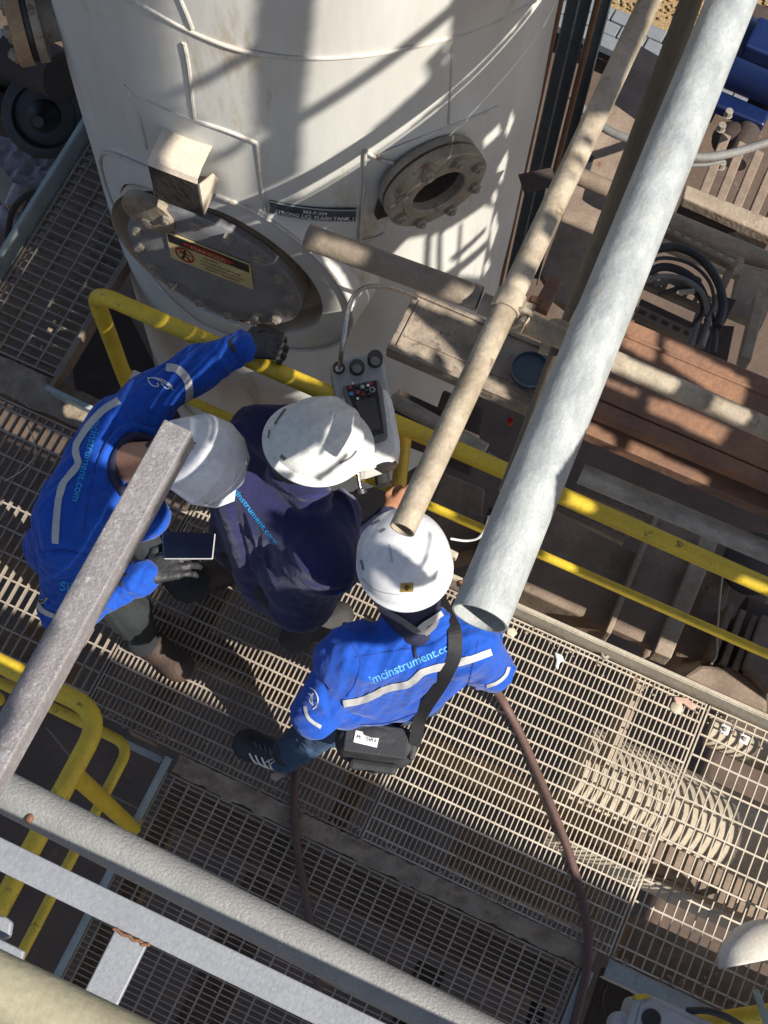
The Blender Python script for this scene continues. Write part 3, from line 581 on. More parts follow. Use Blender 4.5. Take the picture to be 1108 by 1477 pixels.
obj('face_plate', MB().box(((XS+XE)/2+0.003,(Yd[1]+Yd[2])/2,dz-0.03), np.eye(3), (XE-XS,Yd[2]-Yd[1]-0.003,0.05)), m_brown, t, smooth=False, bevel=0.003)
obj('seam_bead', MB().tube([(XS,Yd[1],dz+0.003),(XE,Yd[1],dz+0.003)], 0.0055, 8), m_beam2, t)
Z2 = dz+0.09; Yt = P(910,462,Z2)[1]; Ys = P(1000,632,Z2)[1]
xl = P(862,470,Z2)[0]
obj('top_plate', MB().box(((xl+XE)/2,(Ys+Yt)/2,Z2-0.04), np.eye(3), (XE-xl,Yt-Ys,0.08)), m_brown, t, smooth=False, bevel=0.004)
obj('top_seam', MB().tube([(xl+0.01,Yt-0.05,Z2+0.002),(XE,Yt-0.05,Z2+0.002)], 0.006, 8), m_brown, t)
obj('step_plate', MB().box(((xl+XE)/2,Ys-0.022,Z2-0.03), np.eye(3), (XE-xl,0.038,0.05)), m_brown, t, smooth=False, bevel=0.003)
weldme = piece_mesh('weld_mark', MB().box((0,0,0), np.eye(3), (0.004,0.05,0.004)), m_brown)
for i in range(9):
    o = inst(weldme, 'weld_mark', t, A3(XS+0.05+i*0.085+rng.normal(0,0.01), (Ys+Yt)/2-0.01+rng.normal(0,0.012), Z2+0.001), Matrix.Rotation(rng.normal(0.2,0.2), 3, 'Z').to_quaternion())
for i in range(7):
    o = inst(weldme, 'weld_mark', t, A3(XS+0.05+i*0.10+rng.normal(0,0.01), Yd[1]+0.03+rng.normal(0,0.012), dz-0.004), Matrix.Rotation(rng.normal(0.1,0.2), 3, 'Z').to_quaternion())
tag(obj('orange_bracket', MB().prism([P(768,440,0.8),P(795,395,0.8),P(812,402,0.8),P(790,450,0.8)], (0,0,-0.03)), m_brown, smooth=False, bevel=0.003), 'rust orange steel bracket behind the crossing tube', 'bracket')
# round blue lid resting on the duct
c = P(764,537,dz+0.012); lidt = MB().ring(c, (0,0,1), [(0.0001,0.004),(0.046,0.003),(0.050,0.006),(0.0525,0.024),(0.0545,0.0245),(0.055,0.022),(0.053,0.0),(0.0,-0.001)], 40)
tag(obj('can_lid', lidt, m_tealb), 'round blue grey can lid lying on the grimy duct', 'lid')
tag(obj('lid_rim', MB().tube([c+A3(0.0535*math.cos(a),0.0535*math.sin(a),0.024) for a in np.linspace(0,2*math.pi,40)], 0.0022, 6), m_channel, parent=None), None, None)
bpy.data.objects['lid_rim'].parent = bpy.data.objects['can_lid']; bpy.data.objects['lid_rim'].location = (np.array(bpy.data.objects['lid_rim'].location)-np.array(bpy.data.objects['can_lid'].location)).tolist()
# pipes and trays between the railing and the duct
def pxpipe(name, a, b, z, r, mat, label, cat='pipe', ext=0.0, z2=None, n=18):
    A = P(*a, z); B = P(*b, z if z2 is None else z2); d = nrm(B-A); return tag(obj(name, MB().tube([A, B+d*ext], r, n), mat), label, cat)
m_lag = M('mouldy_lagging', (0.46,0.44,0.37), (0.15,0.135,0.11), 22, 0.9, 0, 0.6, 60, stretch=(0.5,1,1))
pxpipe('lagged_pipe', (838,683), (1108,797), 0.80, 0.030, m_lag, 'mouldy grey lagged pipe along the lower edge of the rusty duct', ext=0.6)
pxpipe('lagged_pipe', (565,575), (700,650), 0.80, 0.022, m_lag, 'short dark lagged pipe just right of the calibrator')
pxpipe('pipe', (700,660), (760,700), 0.62, 0.02, m_lag, 'greasy pipe stub under the duct behind the thick pipe')
def tray(a, b, z, w, label, n=None, mat=m_dark, rise=0.03):
    A, B = P(*a, z), P(*b, z); d = nrm(B-A); s = np.cross(d, (0,0,1)); t = thing('perforated_rail', (A+B)/2-A3(0,0,rise), label, 'rail', 'perforated cable tray rails')
    L = np.linalg.norm(B-A); n = n or int(L/0.035); g = MB(); h = w*0.5
    g.box((A+B)/2+s*(w/2-w*0.14), (d, s, A3(0,0,1)), (L, w*0.28, 0.004)); g.box((A+B)/2-s*(w/2-w*0.14), (d, s, A3(0,0,1)), (L, w*0.28, 0.004))
    for i in range(n+1): g.box(A+d*(L*i/n), (d, s, A3(0,0,1)), (0.014, w*0.45, 0.004))
    g.box((A+B)/2+s*w/2-A3(0,0,rise/2), (d, s, A3(0,0,1)), (L, 0.003, rise))
    obj('rail', g, mat, t, smooth=False); return t
tray((835,695), (935,740), 0.55, 0.05, 'perforated tray rail just above the upper yellow rail', mat=m_beam)
tray((800,722), (905,772), 0.45, 0.05, 'perforated tray rail just under the upper yellow rail', mat=m_beam)
tray((955,325), (1062,378), 0.55, 0.035, 'perforated rail above the looped cables', mat=m_beam)
tray((930,398), (1034,444), 0.55, 0.055, 'perforated rail under the looped cables', mat=m_beam)
tray((918,447), (1000,485), 0.40, 0.04, 'slotted rail lowest below the looped cables', mat=m_beam)
for i, (pts, r, z, lb) in enumerate((
    ([(935,362),(975,356),(1010,372),(1035,405),(1043,440),(1036,470)], 0.014, 0.62, 'black outer looped cable over the tray'),
    ([(925,398),(955,385),(985,392),(1008,412),(1020,440),(1030,480),(1028,510)], 0.013, 0.60, 'grey inner looped cable over the tray'),
    ([(930,405),(960,398),(992,405),(1016,428),(1024,470)], 0.008, 0.64, 'thin black cable crossing the looped bundle'),
    ([(920,385),(955,372),(995,380),(1022,404),(1030,436),(1018,462)], 0.006, 0.66, 'thin brown wire over the looped bundle'),
    ([(950,425),(985,415),(1008,428),(1012,452),(998,470)], 0.007, 0.58, 'short dark loop at the bottom of the bundle'),
    ([(945,410),(975,405),(1000,420),(1014,432)], 0.009, 0.57, 'thin dark wire in the looped bundle'),
    ([(1012,446),(1004,470),(996,498)], 0.014, 0.52, 'straight grey cable hanging below the tray'),
    ([(1030,440),(1022,465),(1010,500)], 0.014, 0.52, 'second straight grey cable hanging below the tray'))):
    tag(obj('cable', MB().tube(spline([P(*q, z) for q in pts], 6), r, 12), m_black if i in (0, 1, 3, 4) else m_greyhose), lb, 'cable', 'cables looped over the tray')
tag(obj('green_wire', MB().tube(spline([P(*q, 0.60) for q in ((985,398),(1000,398),(1011,404),(1005,411),(990,410))], 6), 0.004, 8), M('green_wire', (0.16,0.18,0.09))), 'curl of pale green wire among the looped cables', 'wire')
tag(obj('grey_tag', MB().bar(P(980,422,0.6), P(1002,420,0.6), 0.016, 0.006), m_strip, smooth=False), 'pale tag lying on the lower perforated rail', 'tag')
slab('dark_box', [(1040,425),(1063,432),(1048,462),(1030,456)], 0.5, 0.12, m_dark, 'small dark junction box beside the looped cables', 'box')
slab('frame_post', [(1052,378),(1064,382),(1044,425),(1036,420)], 0.5, 0.06, m_beam, 'short steel post joining the two perforated rails', 'post')
# plates and frames at floor level beyond the toe plate
slab('machine_plate', [(790,735),(852,757),(926,802),(880,908),(752,850)], -0.12, 0.25, m_beam, 'big dusty brown block beyond the rails next to the thick pipe', 'block', 0.01)
slab('machine_plate', [(948,742),(1014,775),(945,935),(878,905)], -0.05, 0.05, m_beam, 'flat brown plate between two steel edges beyond the rails', 'plate')
slab('channel_edge', [(945,742),(951,745),(881,915),(874,911)], -0.03, 0.12, m_beam2, 'thin pale steel edge left of the flat brown plate', 'edge')
slab('steel_strut', [(1012,772),(1036,783),(968,950),(944,940)], 0.0, 0.10, m_beam2, 'pale steel strut right of the flat brown plate', 'strut')
slab('machine_housing', [(1040,800),(1060,822),(1030,948),(985,955),(972,945),(1020,830)], -0.22, 0.3, m_beam, 'rounded brown housing beyond the pale strut', 'housing', 0.02)
tag(obj('wire', MB().tube(spline([P(*q, -0.1) for q in ((1042,832),(1038,870),(1035,915),(1034,945),(1026,958))], 6), 0.0035, 8), m_strip), 'thin pale wire hanging down beside the brown housing', 'wire')
slab('machine_plate', [(985,975),(1010,958),(1060,962),(1108,995),(1108,1030),(1040,1000)], -0.12, 0.15, m_beam, 'low brown cover just beyond the toe plate', 'cover', 0.015)
slab('machine_plate', [(1100,885),(1130,900),(1110,1000),(1072,960)], -0.08, 0.1, m_beam, 'brown panel at the right edge beyond the lower yellow rail', 'panel', 0.008)
for i in range(4):
    x = 1052+i*17; slab('cooling_rib', [(x,868+i*9),(x+9,872+i*9),(x-20,952+i*8),(x-29,947+i*8)], -0.1, 0.14, m_beam, 'dusty cooling rib number %s of the row under the lower yellow rail' % ('one', 'two', 'three', 'four')[i], 'rib', 0.006, 'ribs of the rusty machine')
tag(obj('rib_drum', MB().tube([P(1060,905,-0.35), P(1120,930,-0.35)], 0.12, 28), m_dark), 'dark drum of the ribbed machine under the yellow rails', 'drum')
tag(obj('dark_pulley', MB().ring(P(1088,812,-0.15), nrm(A3(0.3,-0.5,1)), [(0.0,0.03),(0.08,0.03),(0.11,0.02),(0.115,0),(0.09,-0.03)], 30), m_black), 'dark round pulley between the yellow rails at the right edge', 'pulley')
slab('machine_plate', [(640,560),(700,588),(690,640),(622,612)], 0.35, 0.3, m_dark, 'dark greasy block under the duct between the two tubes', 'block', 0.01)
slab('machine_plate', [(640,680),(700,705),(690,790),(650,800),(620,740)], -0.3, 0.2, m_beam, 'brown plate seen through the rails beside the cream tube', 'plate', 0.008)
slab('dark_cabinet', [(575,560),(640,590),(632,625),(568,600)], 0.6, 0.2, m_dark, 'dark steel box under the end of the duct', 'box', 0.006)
slab('steel_strut', [(706,730),(722,738),(690,830),(674,822)], -0.2, 0.1, m_dark, 'dark strut between the mid rail and the toe plate', 'strut')
tag(obj('thin_cable', MB().tube(spline([P(650,777,0.7), P(672,780,0.7), P(690,776,0.72), P(700,762,0.75), P(705,745,0.8)], 6), 0.0035, 8), m_white), 'thin pale cable beside the white helmet passing under the thick pipe', 'cable')
tag(obj('red_cap', MB().ring(P(735,610,0.75), (0,0,1), [(0.0,0.02),(0.009,0.02),(0.01,0.0)], 12), m_red), 'tiny red cap on the pipework under the duct', 'cap')
slab('sunlit_tab', [(648,790),(662,797),(658,806),(645,799)], 0.0, 0.03, m_strip, 'small pale tab on the toe plate by the helmet', 'tab')
# upper right: plates, motor with fins, cross pipes
slab('floor_plate', [(880,145),(935,185),(915,300),(885,400),(850,470),(800,430),(780,395),(838,240),(850,175)], -0.5, 0.04, m_beam, 'large dusty brown floor plate between the cream tube and the olive tube', 'plate')
slab('floor_plate', [(915,60),(985,100),(940,190),(880,150),(875,95)], -0.9, 0.04, m_beam, 'brown floor plate under the grey pavers at the top', 'plate')
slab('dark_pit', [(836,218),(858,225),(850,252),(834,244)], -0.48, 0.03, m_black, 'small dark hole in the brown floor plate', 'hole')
pxpipe('cross_pipe', (835,254), (885,275), -0.3, 0.035, m_beam, 'short dusty cross pipe over the brown floor plate')
pxpipe('cross_pipe', (940,312), (1108,382), 0.0, 0.045, m_beam2, 'dusty pipe below the motor fins at the upper right', ext=0.4)
slab('ledge', [(990,265),(1130,322),(1120,345),(985,285)], -0.1, 0.06, m_beam2, 'crumbling dusty ledge under the motor fins', 'ledge', 0.008)
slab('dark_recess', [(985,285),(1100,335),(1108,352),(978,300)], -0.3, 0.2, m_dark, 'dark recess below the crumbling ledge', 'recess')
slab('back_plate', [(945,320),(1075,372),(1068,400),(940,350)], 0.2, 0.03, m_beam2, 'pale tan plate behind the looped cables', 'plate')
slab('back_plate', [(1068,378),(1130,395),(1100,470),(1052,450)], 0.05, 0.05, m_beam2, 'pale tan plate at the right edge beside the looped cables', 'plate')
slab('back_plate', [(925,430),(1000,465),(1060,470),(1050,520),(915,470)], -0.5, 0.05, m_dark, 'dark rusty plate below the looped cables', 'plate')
slab('steel_strut', [(1092,420),(1108,426),(1084,520),(1070,512)], 0.15, 0.08, m_beam2, 'pale strut at the right edge above the rusty duct', 'strut')
mt = thing('blue_motor', P(1085,110,-0.4)-A3(0,0,0.3), 'big blue painted motor at the upper right edge', 'motor')
mc = P(1094,88,-0.4); md = nrm(P(1010,60,-0.4)-P(1140,115,-0.4))
obj('casing', MB().tube([mc+md*0.22, mc+md*0.20, mc-md*0.5, mc-md*0.52], [0.12,0.15,0.15,0.11], 36), m_motor, mt)
obj('terminal_box', MB().box(mc+A3(0.03,-0.03,0.15), (md, np.cross(md,(0,0,1)), A3(0,0,1)), (0.2,0.16,0.08)), m_motor, mt, bevel=0.01, smooth=False)
obj('foot', MB().box(mc+A3(-0.02,-0.17,-0.12), (md, np.cross(md,(0,0,1)), A3(0,0,1)), (0.3,0.08,0.06)), m_motor, mt, bevel=0.01, smooth=False)
for q in ((1050,166),(1040,186),(1040,240)): obj('bolt', MB().ring(P(*q,-0.45), (0,0,1), [(0,0.03),(0.016,0.03),(0.016,0),(0.02,0)], 8), m_bolt, mt)
obj('valve_body', MB().sphere(P(1060,205,-0.6), (0.10,0.08,0.09), 14, 9), m_dark, mt)
obj('coupling', MB().tube([P(1095,150,-0.55), P(1060,235,-0.55)], 0.05, 16), m_dark, mt)
for i in range(5):
    x = 1025+i*24; slab('motor_fin', [(x+18,190+i*12),(x+30,196+i*12),(x-4,282+i*10),(x-16,276+i*10)], -0.15, 0.12, m_beam, ('first', 'second', 'third', 'fourth', 'fifth')[i]+' dusty upright fin from the left under the blue motor', 'fin', 0.004, 'fins under the blue motor')
for q in ((1090,60),(1075,20)): tag(obj('dark_pipework', MB().tube([P(*q,-0.9), P(q[0]+80,q[1]+30,-0.9)], 0.06, 14), m_dark), 'dark pipework %s the blue motor' % ('just above' if q[0] == 1090 else 'at the top edge beyond'), 'pipework')
tag(obj('grey_hose', MB().tube(spline([P(825,138,0.1), P(843,160,0.1), P(868,182,0.1), P(900,198,0.1), P(950,214,0.1), P(1000,226,0.1), P(1050,222,0.1), P(1108,205,0.1), P(1150,190,0.1)], 6), 0.016, 14), m_greyhose), 'grey conduit looping from the channels behind the tubes to the right edge', 'hose')
tag(obj('thin_hose', MB().tube(spline([P(990,238,0.08), P(1020,237,0.08), P(1045,232,0.08)], 6), 0.007, 10), m_greyhose), 'thin grey wire tied under the grey conduit', 'wire')
# pavers and gravel beyond (top)
gz = -2.35
pv = thing('paved_strip', P(905,60,gz)-A3(0,0,0.1), 'strip of grey paving bricks at the top edge', 'paving'); pv['kind'] = 'structure'; del pv['category']; del pv['label']
o_ = P(880,30,gz); pu = nrm(P(960,80,gz)-P(870,40,gz)); pvv = np.cross(A3(0,0,1), pu)
for r_ in range(3):
    for c_ in range(9):
        q = o_+pu*((c_-2.5)*0.165+(0.08 if r_ % 2 else 0))+pvv*(0.03-r_*0.095)+A3(0,0,rng.normal(0,0.003))
        obj('paving_brick', MB().box(q, (pu, pvv, A3(0,0,1)), (0.157,0.087,0.06)), m_pav, pv, smooth=False, bevel=0.006)
gv = [o_+pu*a+pvv*b for a, b in ((-1.5,0.09),(2.5,0.09),(2.5,2.5),(-1.5,2.5))]
setting('gravel_bed', MB().prism(gv, (0,0,-0.1)), m_grav, smooth=False)
g = MB(); r3 = np.random.default_rng(11)
for i in range(900):
    q = o_+pu*r3.uniform(-0.5,1.0)+pvv*r3.uniform(0.09,0.8)+A3(0,0,0.01); s_ = r3.uniform(0.008,0.02)
    g.sphere(q, (s_, s_*r3.uniform(0.6,1), s_*0.6), 6, 4)
setting('gravel_stones', g, m_grav)['kind'] = 'stuff'
# upper left: valve, plastic sheet, pale box, cardboard
vt = thing('dark_valve', P(60,140,0.0)-A3(0,0,0.2), 'black greasy valve with a round flange left of the tank', 'valve')
vc = P(66,165,-0.05); va = nrm(A3(0.25,-0.55,0.6))
obj('body', MB().ring(vc, va, [(0.09,-0.25),(0.10,-0.02),(0.15,0.0),(0.158,0.01),(0.158,0.03),(0.148,0.035),(0.12,0.036),(0.11,0.01),(0.05,0.02),(0.045,0.06),(0.0001,0.065)], 40), m_black, vt)
obj('flange_ring', MB().ring(vc, va, [(0.16,-0.035),(0.163,-0.03),(0.163,-0.008),(0.15,-0.006)], 40), M('oily_steel', (0.12,0.11,0.09), None, 20, 0.35, 0.6), vt)
obj('bonnet', MB().ring(vc+va*0.02, va, [(0.06,0),(0.06,0.03),(0.03,0.06),(0.02,0.12),(0.0,0.12)], 16), m_black, vt)
obj('upper_body', MB().tube([P(92,110,0.15), P(60,95,0.1), P(10,75,0.1)], [0.09,0.095,0.09], 22), m_dark, vt)
tag(obj('rusty_drum', MB().tube([P(-15,170,-0.1), P(2,150,-0.1)], 0.10, 24), m_dark), 'dark drum at the left edge beside the valve', 'drum')
n = 44; V = []; r4 = np.random.default_rng(3); kx = r4.normal(0, 26, (22, 2)); kp = r4.uniform(0, 6.3, 22)
pc = P(40,250,-0.45)
for j in range(n):
    for i in range(n):
        x, y = (i/(n-1)-0.5)*0.62, (j/(n-1)-0.5)*0.62; h = np.abs(np.sin(kx@np.array([x, y])+kp)).sum()*0.006
        V.append(pc+A3(x, y, h))
tag(obj('plastic_sheet', (V, [(j*n+i, j*n+i+1, (j+1)*n+i+1, (j+1)*n+i) for j in range(n-1) for i in range(n-1)]), m_plast, smooth=True), 'crumpled grey plastic sheet below the black valve', 'plastic sheet')
slab('cardboard_piece', [(-20,225),(0,238),(25,268),(12,300),(-20,262)], -0.3, 0.02, m_card, 'torn dirty cardboard at the left edge', 'cardboard')
tag(obj('bottle', MB().tube([P(18,300,-0.32), P(30,270,-0.3)], [0.04,0.035], 18), m_plast), 'clear crushed bottle by the cardboard at the left edge', 'bottle')
tag(obj('drain_hose', MB().tube(spline([P(10,345,-0.2), P(18,305,-0.15), P(38,282,-0.12), P(60,276,-0.12)], 6), 0.012, 12), m_dark), 'dark hose beside the left toe plate', 'hose')
slab('pale_cabinet', [(-30,40),(20,40),(45,85),(32,105),(-30,75)], 0.0, 0.2, M('pale_blue_panel', (0.42,0.50,0.52)), 'pale blue cabinet corner behind the small flange at the top left', 'cabinet')
slab('dark_channel', [(-20,88),(34,104),(30,120),(-20,112)], 0.02, 0.1, m_dark, 'dark steel edge under the pale cabinet', 'edge')
# concrete footing beside the foot of the tank
slab('concrete_footing', [(150,440),(230,470),(240,600),(150,560)], -1.0, 0.3, m_beam, 'stained concrete footing seen between the toe plate and the tank', 'footing', 0.01)
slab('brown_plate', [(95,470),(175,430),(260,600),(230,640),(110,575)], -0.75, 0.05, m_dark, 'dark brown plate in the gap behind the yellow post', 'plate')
# ------------------------------------------------------------------ hoses on the grating
def hose(name, pts, r, label, mat=None):
    return tag(obj(name, MB().tube(spline([P(*q) for q in pts], 8), r, 14), mat or m_hose), label, 'hose')
hose('air_hose', [(690,955,0.42),(708,985,0.22),(726,1012,0.06),(752,1062,0.015),(790,1150,0.014),(818,1222,0.014),(838,1290,0.014),(848,1345,0.014),(846,1400,0.016),(836,1445,0.02),(822,1500,0.02)], 0.0135, 'brown rubber hose running down from the hand of the standing worker')
hose('air_hose', [(432,1090,0.014),(427,1122,0.014),(424,1170,0.014),(430,1230,0.014),(442,1300,0.014),(450,1350,0.014),(456,1400,0.014),(460,1440,0.012)], 0.0125, 'darker brown hose under the heel of the black sneaker')
for pts, lb in (([(40,612),(50,640),(49,660),(30,680),(6,694)], 'broken pale wire lying on the left grating'),):
    tag(obj('loose_wire', MB().tube(spline([P(*q, 0.006) for q in pts], 5), 0.0022, 6), m_strip), lb, 'wire')
tag(obj('stair_cable', MB().tube(spline([P(*q) for q in ((68,1050,-0.3),(110,1100,-0.4),(150,1140,-0.5),(205,1170,-0.6),(240,1200,-0.6))], 5), 0.004, 6), m_greyhose), 'thin cable hanging in the dark stair opening', 'cable')
g = MB(); r6 = np.random.default_rng(21)
for i in range(420):
    x = r6.uniform(-1.1, 1.1); y = 0.50+abs(r6.normal(0, 0.035)) if r6.random() < 0.6 else 1.355-abs(r6.normal(0, 0.03))
    q = r6.uniform(0.0015, 0.005); g.sphere((x, y, 0.002), (q*1.5, q, q*0.7), 6, 4)
setting('dirt_crumbs', g, m_beam2, origin=(0, 0.9, 0))['kind'] = 'stuff'
# grating clips and litter
def clip(px, py, label, w=0.03):
    c = P(px, py, 0.0); t = thing('grating_clip', c, label, 'clip', 'grating clips')
    obj('saddle', MB().box(c+A3(0,0,0.006), np.eye(3), (w, 0.03, 0.008)), m_white, t, bevel=0.003, smooth=False)
    obj('screw', MB().ring(c+A3(0,0,0.010), (0,0,1), [(0.0001,0.008),(0.007,0.007),(0.008,0.0)], 12), m_bolt, t)
clip(1045,1053,'white clip on the wide mesh grating nearer to the bolt plate'); clip(1073,1067,'second white clip on the wide mesh grating further right')
V, F = text_shape('G', 1); c = P(1041,1057,0.0)
obj('letter', ([c+A3(-0.008,-0.006,0.0112)+A3(a,b,0)*0.018 for a, b, _ in V], F), m_sign_k, bpy.data.objects['grating_clip'], smooth=False)
tag(obj('bolt_plate', MB().ring(P(976,1021,0), (0,0,1), [(0.0001,0.012),(0.012,0.011),(0.02,0.006),(0.021,0.0)], 20), m_strip), 'round washer and bolt on the corner of the sunlit grating', 'bolt')
slab('pink_tab', [(972,1004),(990,1006),(1008,1018),(998,1024),(985,1014),(975,1016)], 0.012, 0.01, M('pink_primer', (0.55,0.36,0.28)), 'pinkish metal tab beside the round washer', 'tab')
slab('plaster_lump', [(800,940),(812,945),(814,953),(808,955),(805,966),(801,962),(803,952)], 0.012, 0.012, M('white_lump', (0.75,0.78,0.74)), 'white splash of plaster on the sunlit grating', 'lump')
slab('plaster_lump', [(732,905),(742,905),(747,913),(740,919),(731,914)], 0.012, 0.012, M('cream_lump', (0.62,0.57,0.42)), 'cream coloured lump by the end of the thick pipe', 'lump')
slab('white_tape', [(424,1122-14),(398,1128),(390,1122),(391,1116)], 0.001, 0.003, m_strip, 'pale chip caught in the grating near the black sneaker', 'chip')
tag(obj('washer_nut', MB().ring(P(873,945,0), (0,0,1), [(0.006,0.014),(0.014,0.013),(0.016,0.0)], 14), m_bolt), 'rusty nut on the grating under the tan toe plate', 'nut')
# black plate with white figures under the bottom grating
kp = thing('black_plate', P(778,1458,-0.14), 'small black plate with white figures under the bottom grating', 'plate')
kc = [P(*q, -0.13) for q in ((768,1440),(790,1448),(778,1490),(756,1482))]
obj('board', MB().prism(kc, (0,0,-0.01)), m_sign_k, kp, smooth=False)
for s, px, py in (('8', 775, 1453), ('S', 768, 1477)):
    V, F = text_shape(s, 1); c = P(px, py, -0.127); ux = nrm(P(px+10, py+4, -0.127)-c); uy = np.cross(A3(0,0,1), ux)
    obj('figure', ([c+ux*a*0.034+uy*b*0.03 for a, b, _ in V], F), m_white, kp, smooth=False)
# ------------------------------------------------------------------ railing of the upper deck in the foreground
fg = P(120,860,3.0); fe = P(257,614,3.0)
t = thing('angle_bar', P(0,1080,3.0), 'primed pinkish grey angle bar running diagonally in front of the leaning worker', 'bar')
dv_ = nrm(fe-fg); sv_ = np.cross(dv_, A3(0,0,1)); A_ = fe-dv_*1.6; W_ = 0.036
obj('top_leg', MB().bar(A_, fe, W_, 0.005), m_pink, t, smooth=False, bevel=0.0015)
obj('side_leg', MB().bar(A_+sv_*(W_/2-0.0025)-A3(0,0,0.0215), fe+sv_*(W_/2-0.0025)-A3(0,0,0.0215), 0.005, 0.038), m_pink, t, smooth=False, bevel=0.001)
pa, pb = P(0,1139,2.72), P(400,1344,2.72); pd = nrm(pb-pa)
tag(obj('deck_rail', MB().tube([pa-pd*1.2, pb+pd*2.4], 0.0262, 32), m_fore), 'speckled grey handrail pipe across the lower left foreground', 'handrail')
tag(obj('rust_spot', MB().sphere(P(43,1180,2.742), (0.0055,0.008,0.004), 10, 6), m_rustp), 'small rust blister on the speckled handrail', 'rust blister')
fa, fb = P(0,1232,2.45), P(400,1426,2.45); fd = nrm(fb-fa); fs = np.cross(fd, A3(0,0,1))
t = thing('flat_rail', fa, 'flat pale grey rail below the speckled handrail', 'rail')
obj('bar', MB().bar(fa-fd*1.2, fb+fd*2.2, 0.042, 0.012), m_fore2, t, smooth=False, bevel=0.002)
q0 = P(190,1352,2.45)
obj('stub', MB().bar(q0+fs*0.0, q0+fs*0.5, 0.050, 0.012), m_fore2, t, smooth=False, bevel=0.002)
wj = MB(); r5 = np.random.default_rng(5)
for i in range(16): wj.sphere(q0+fd*(-0.026+0.052*i/15)+fs*(0.001+r5.normal(0,0.001))+A3(0,0,0.006), (0.004,0.003,0.003), 8, 5)
obj('weld_bead', wj, m_rustp, t)
ya, yb = P(0,1425,3.3), P(130,1488,3.3); yd = nrm(yb-ya)
tag(obj('deck_rail', MB().tube([ya-yd*0.8, yb+yd*2.6], 0.028, 32), m_cream), 'thick cream yellow pipe across the bottom left corner', 'handrail')
t = thing('bracket', P(10,1360,2.7), 'pale grey bracket above the cream pipe in the bottom left corner', 'bracket')
obj('plate', MB().prism([P(*q,2.7) for q in ((-20,1345),(35,1372),(27,1402),(-20,1395))], (0,0,-0.012)), m_fore2, t, smooth=False, bevel=0.002)
obj('lug', MB().prism([P(*q,2.66) for q in ((-20,1318),(8,1322),(17,1330),(14,1350),(5,1356),(-20,1350))], (0,0,-0.015)), m_fore2, t, smooth=False, bevel=0.003)
# ------------------------------------------------------------------ bottom right: white cowl, valve box, yellow pipe
t = thing('white_cowl', P(1085,1370,0.2)-A3(0,0,0.1), 'dusty white curved cowl at the right edge over the grating', 'cowl')
cc = P(1102,1385,0.22); V = []; F = []; nn_ = 20; mm_ = 26
cu_ = nrm(P(1140,1375,0.22)-cc); cv_ = np.cross(A3(0,0,1), cu_)
for j in range(nn_+1):
    th = math.pi*0.5*j/nn_
    for i in range(mm_+1):
        a = math.pi*0.02+math.pi*0.96*i/mm_
        V.append(cc+cu_*(-0.131*math.cos(a)*math.sin(th))+cv_*(0.108*math.sin(a)*math.sin(th))+A3(0,0,0.08*math.cos(th)))
F = [(j*(mm_+1)+i, (j+1)*(mm_+1)+i, (j+1)*(mm_+1)+i+1, j*(mm_+1)+i+1) for j in range(nn_) for i in range(mm_)]
o = obj('shell', (V, F), M('dusty_white_plastic', (0.74,0.71,0.64), (0.60,0.55,0.46), 8, 0.45, 0, 0.1, 50, spots=(0.36,0.28,0.2), spot_amt=0.25), t, smooth=True)
sm = o.modifiers.new('s', 'SOLIDIFY'); sm.thickness = 0.006
obj('rod', MB().tube([cc+cu_*0.02+cv_*0.0, cc+cu_*0.2+cv_*0.02-A3(0,0,0.03)], 0.009, 10), m_rustp, t)
bx = 0.30
t = thing('valve_box', P(975,1470,bx)-A3(0,0,0.2), 'scuffed white valve box with a round dark hole and yellow corner', 'valve box')
m_box = M('scuffed_white_paint', (0.46,0.46,0.46), (0.34,0.335,0.33), 14, 0.5, 0, 0.15, 60, spots=(0.20,0.07,0.045), spot_amt=0.2, spot_scale=22)
obj('body', MB().prism([P(*q, bx) for q in ((918,1436),(942,1436),(1060,1489),(1040,1530),(900,1500))], (0,0,-0.2)), m_box, t, smooth=False, bevel=0.015)
obj('face', MB().prism([P(*q, bx+0.008) for q in ((925,1448),(936,1443),(1040,1492),(1025,1520),(912,1500))], (0,0,-0.006)), m_box, t, smooth=False, bevel=0.003)
obj('hole', MB().ring(P(940,1470,bx+0.012), (0,0,1), [(0.0001,0.0),(0.020,0.0),(0.022,0.003),(0.027,0.002),(0.028,-0.004)], 26), m_black, t)
obj('yellow_corner', MB().prism([P(*q, bx+0.004) for q in ((915,1440),(919,1434),(934,1433),(940,1438),(932,1441),(922,1443))], (0,0,-0.05)), m_yel, t, smooth=False, bevel=0.004)
obj('ear', MB().ring(P(898,1478,bx-0.03), (0,0,1), [(0.0001,0.0),(0.03,0.0),(0.035,-0.01),(0.036,-0.06)], 24), m_box, t)
pxpipe('yellow_pipe', (1005,1478), (1108,1462), 0.2, 0.028, m_yel, 'yellow pipe in the bottom right corner', ext=0.3)
slab('green_strap', [(1086,1428),(1095,1426),(1112,1470),(1118,1490),(1106,1490)], 0.3, 0.01, M('pale_green_strap', (0.33,0.37,0.30), None, 20, 0.6), 'pale green metal strap in the bottom right corner', 'strap')
hose('black_cable', [(990,1458,0.28),(1020,1458,0.30),(1050,1468,0.30),(1085,1490,0.28)], 0.010, 'black cable between the valve box and the yellow pipe', m_black)
hose('black_cable', [(875,1420,-0.4),(868,1440,-0.4),(872,1465,-0.4),(890,1490,-0.4)], 0.006, 'thin black cable in the dark gap beside the valve box', m_black)
slab('dark_cover', [(870,1395),(1060,1477),(1040,1530),(840,1490)], -0.6, 0.05, m_dark, 'dark rusty cover below the valve box', 'cover')
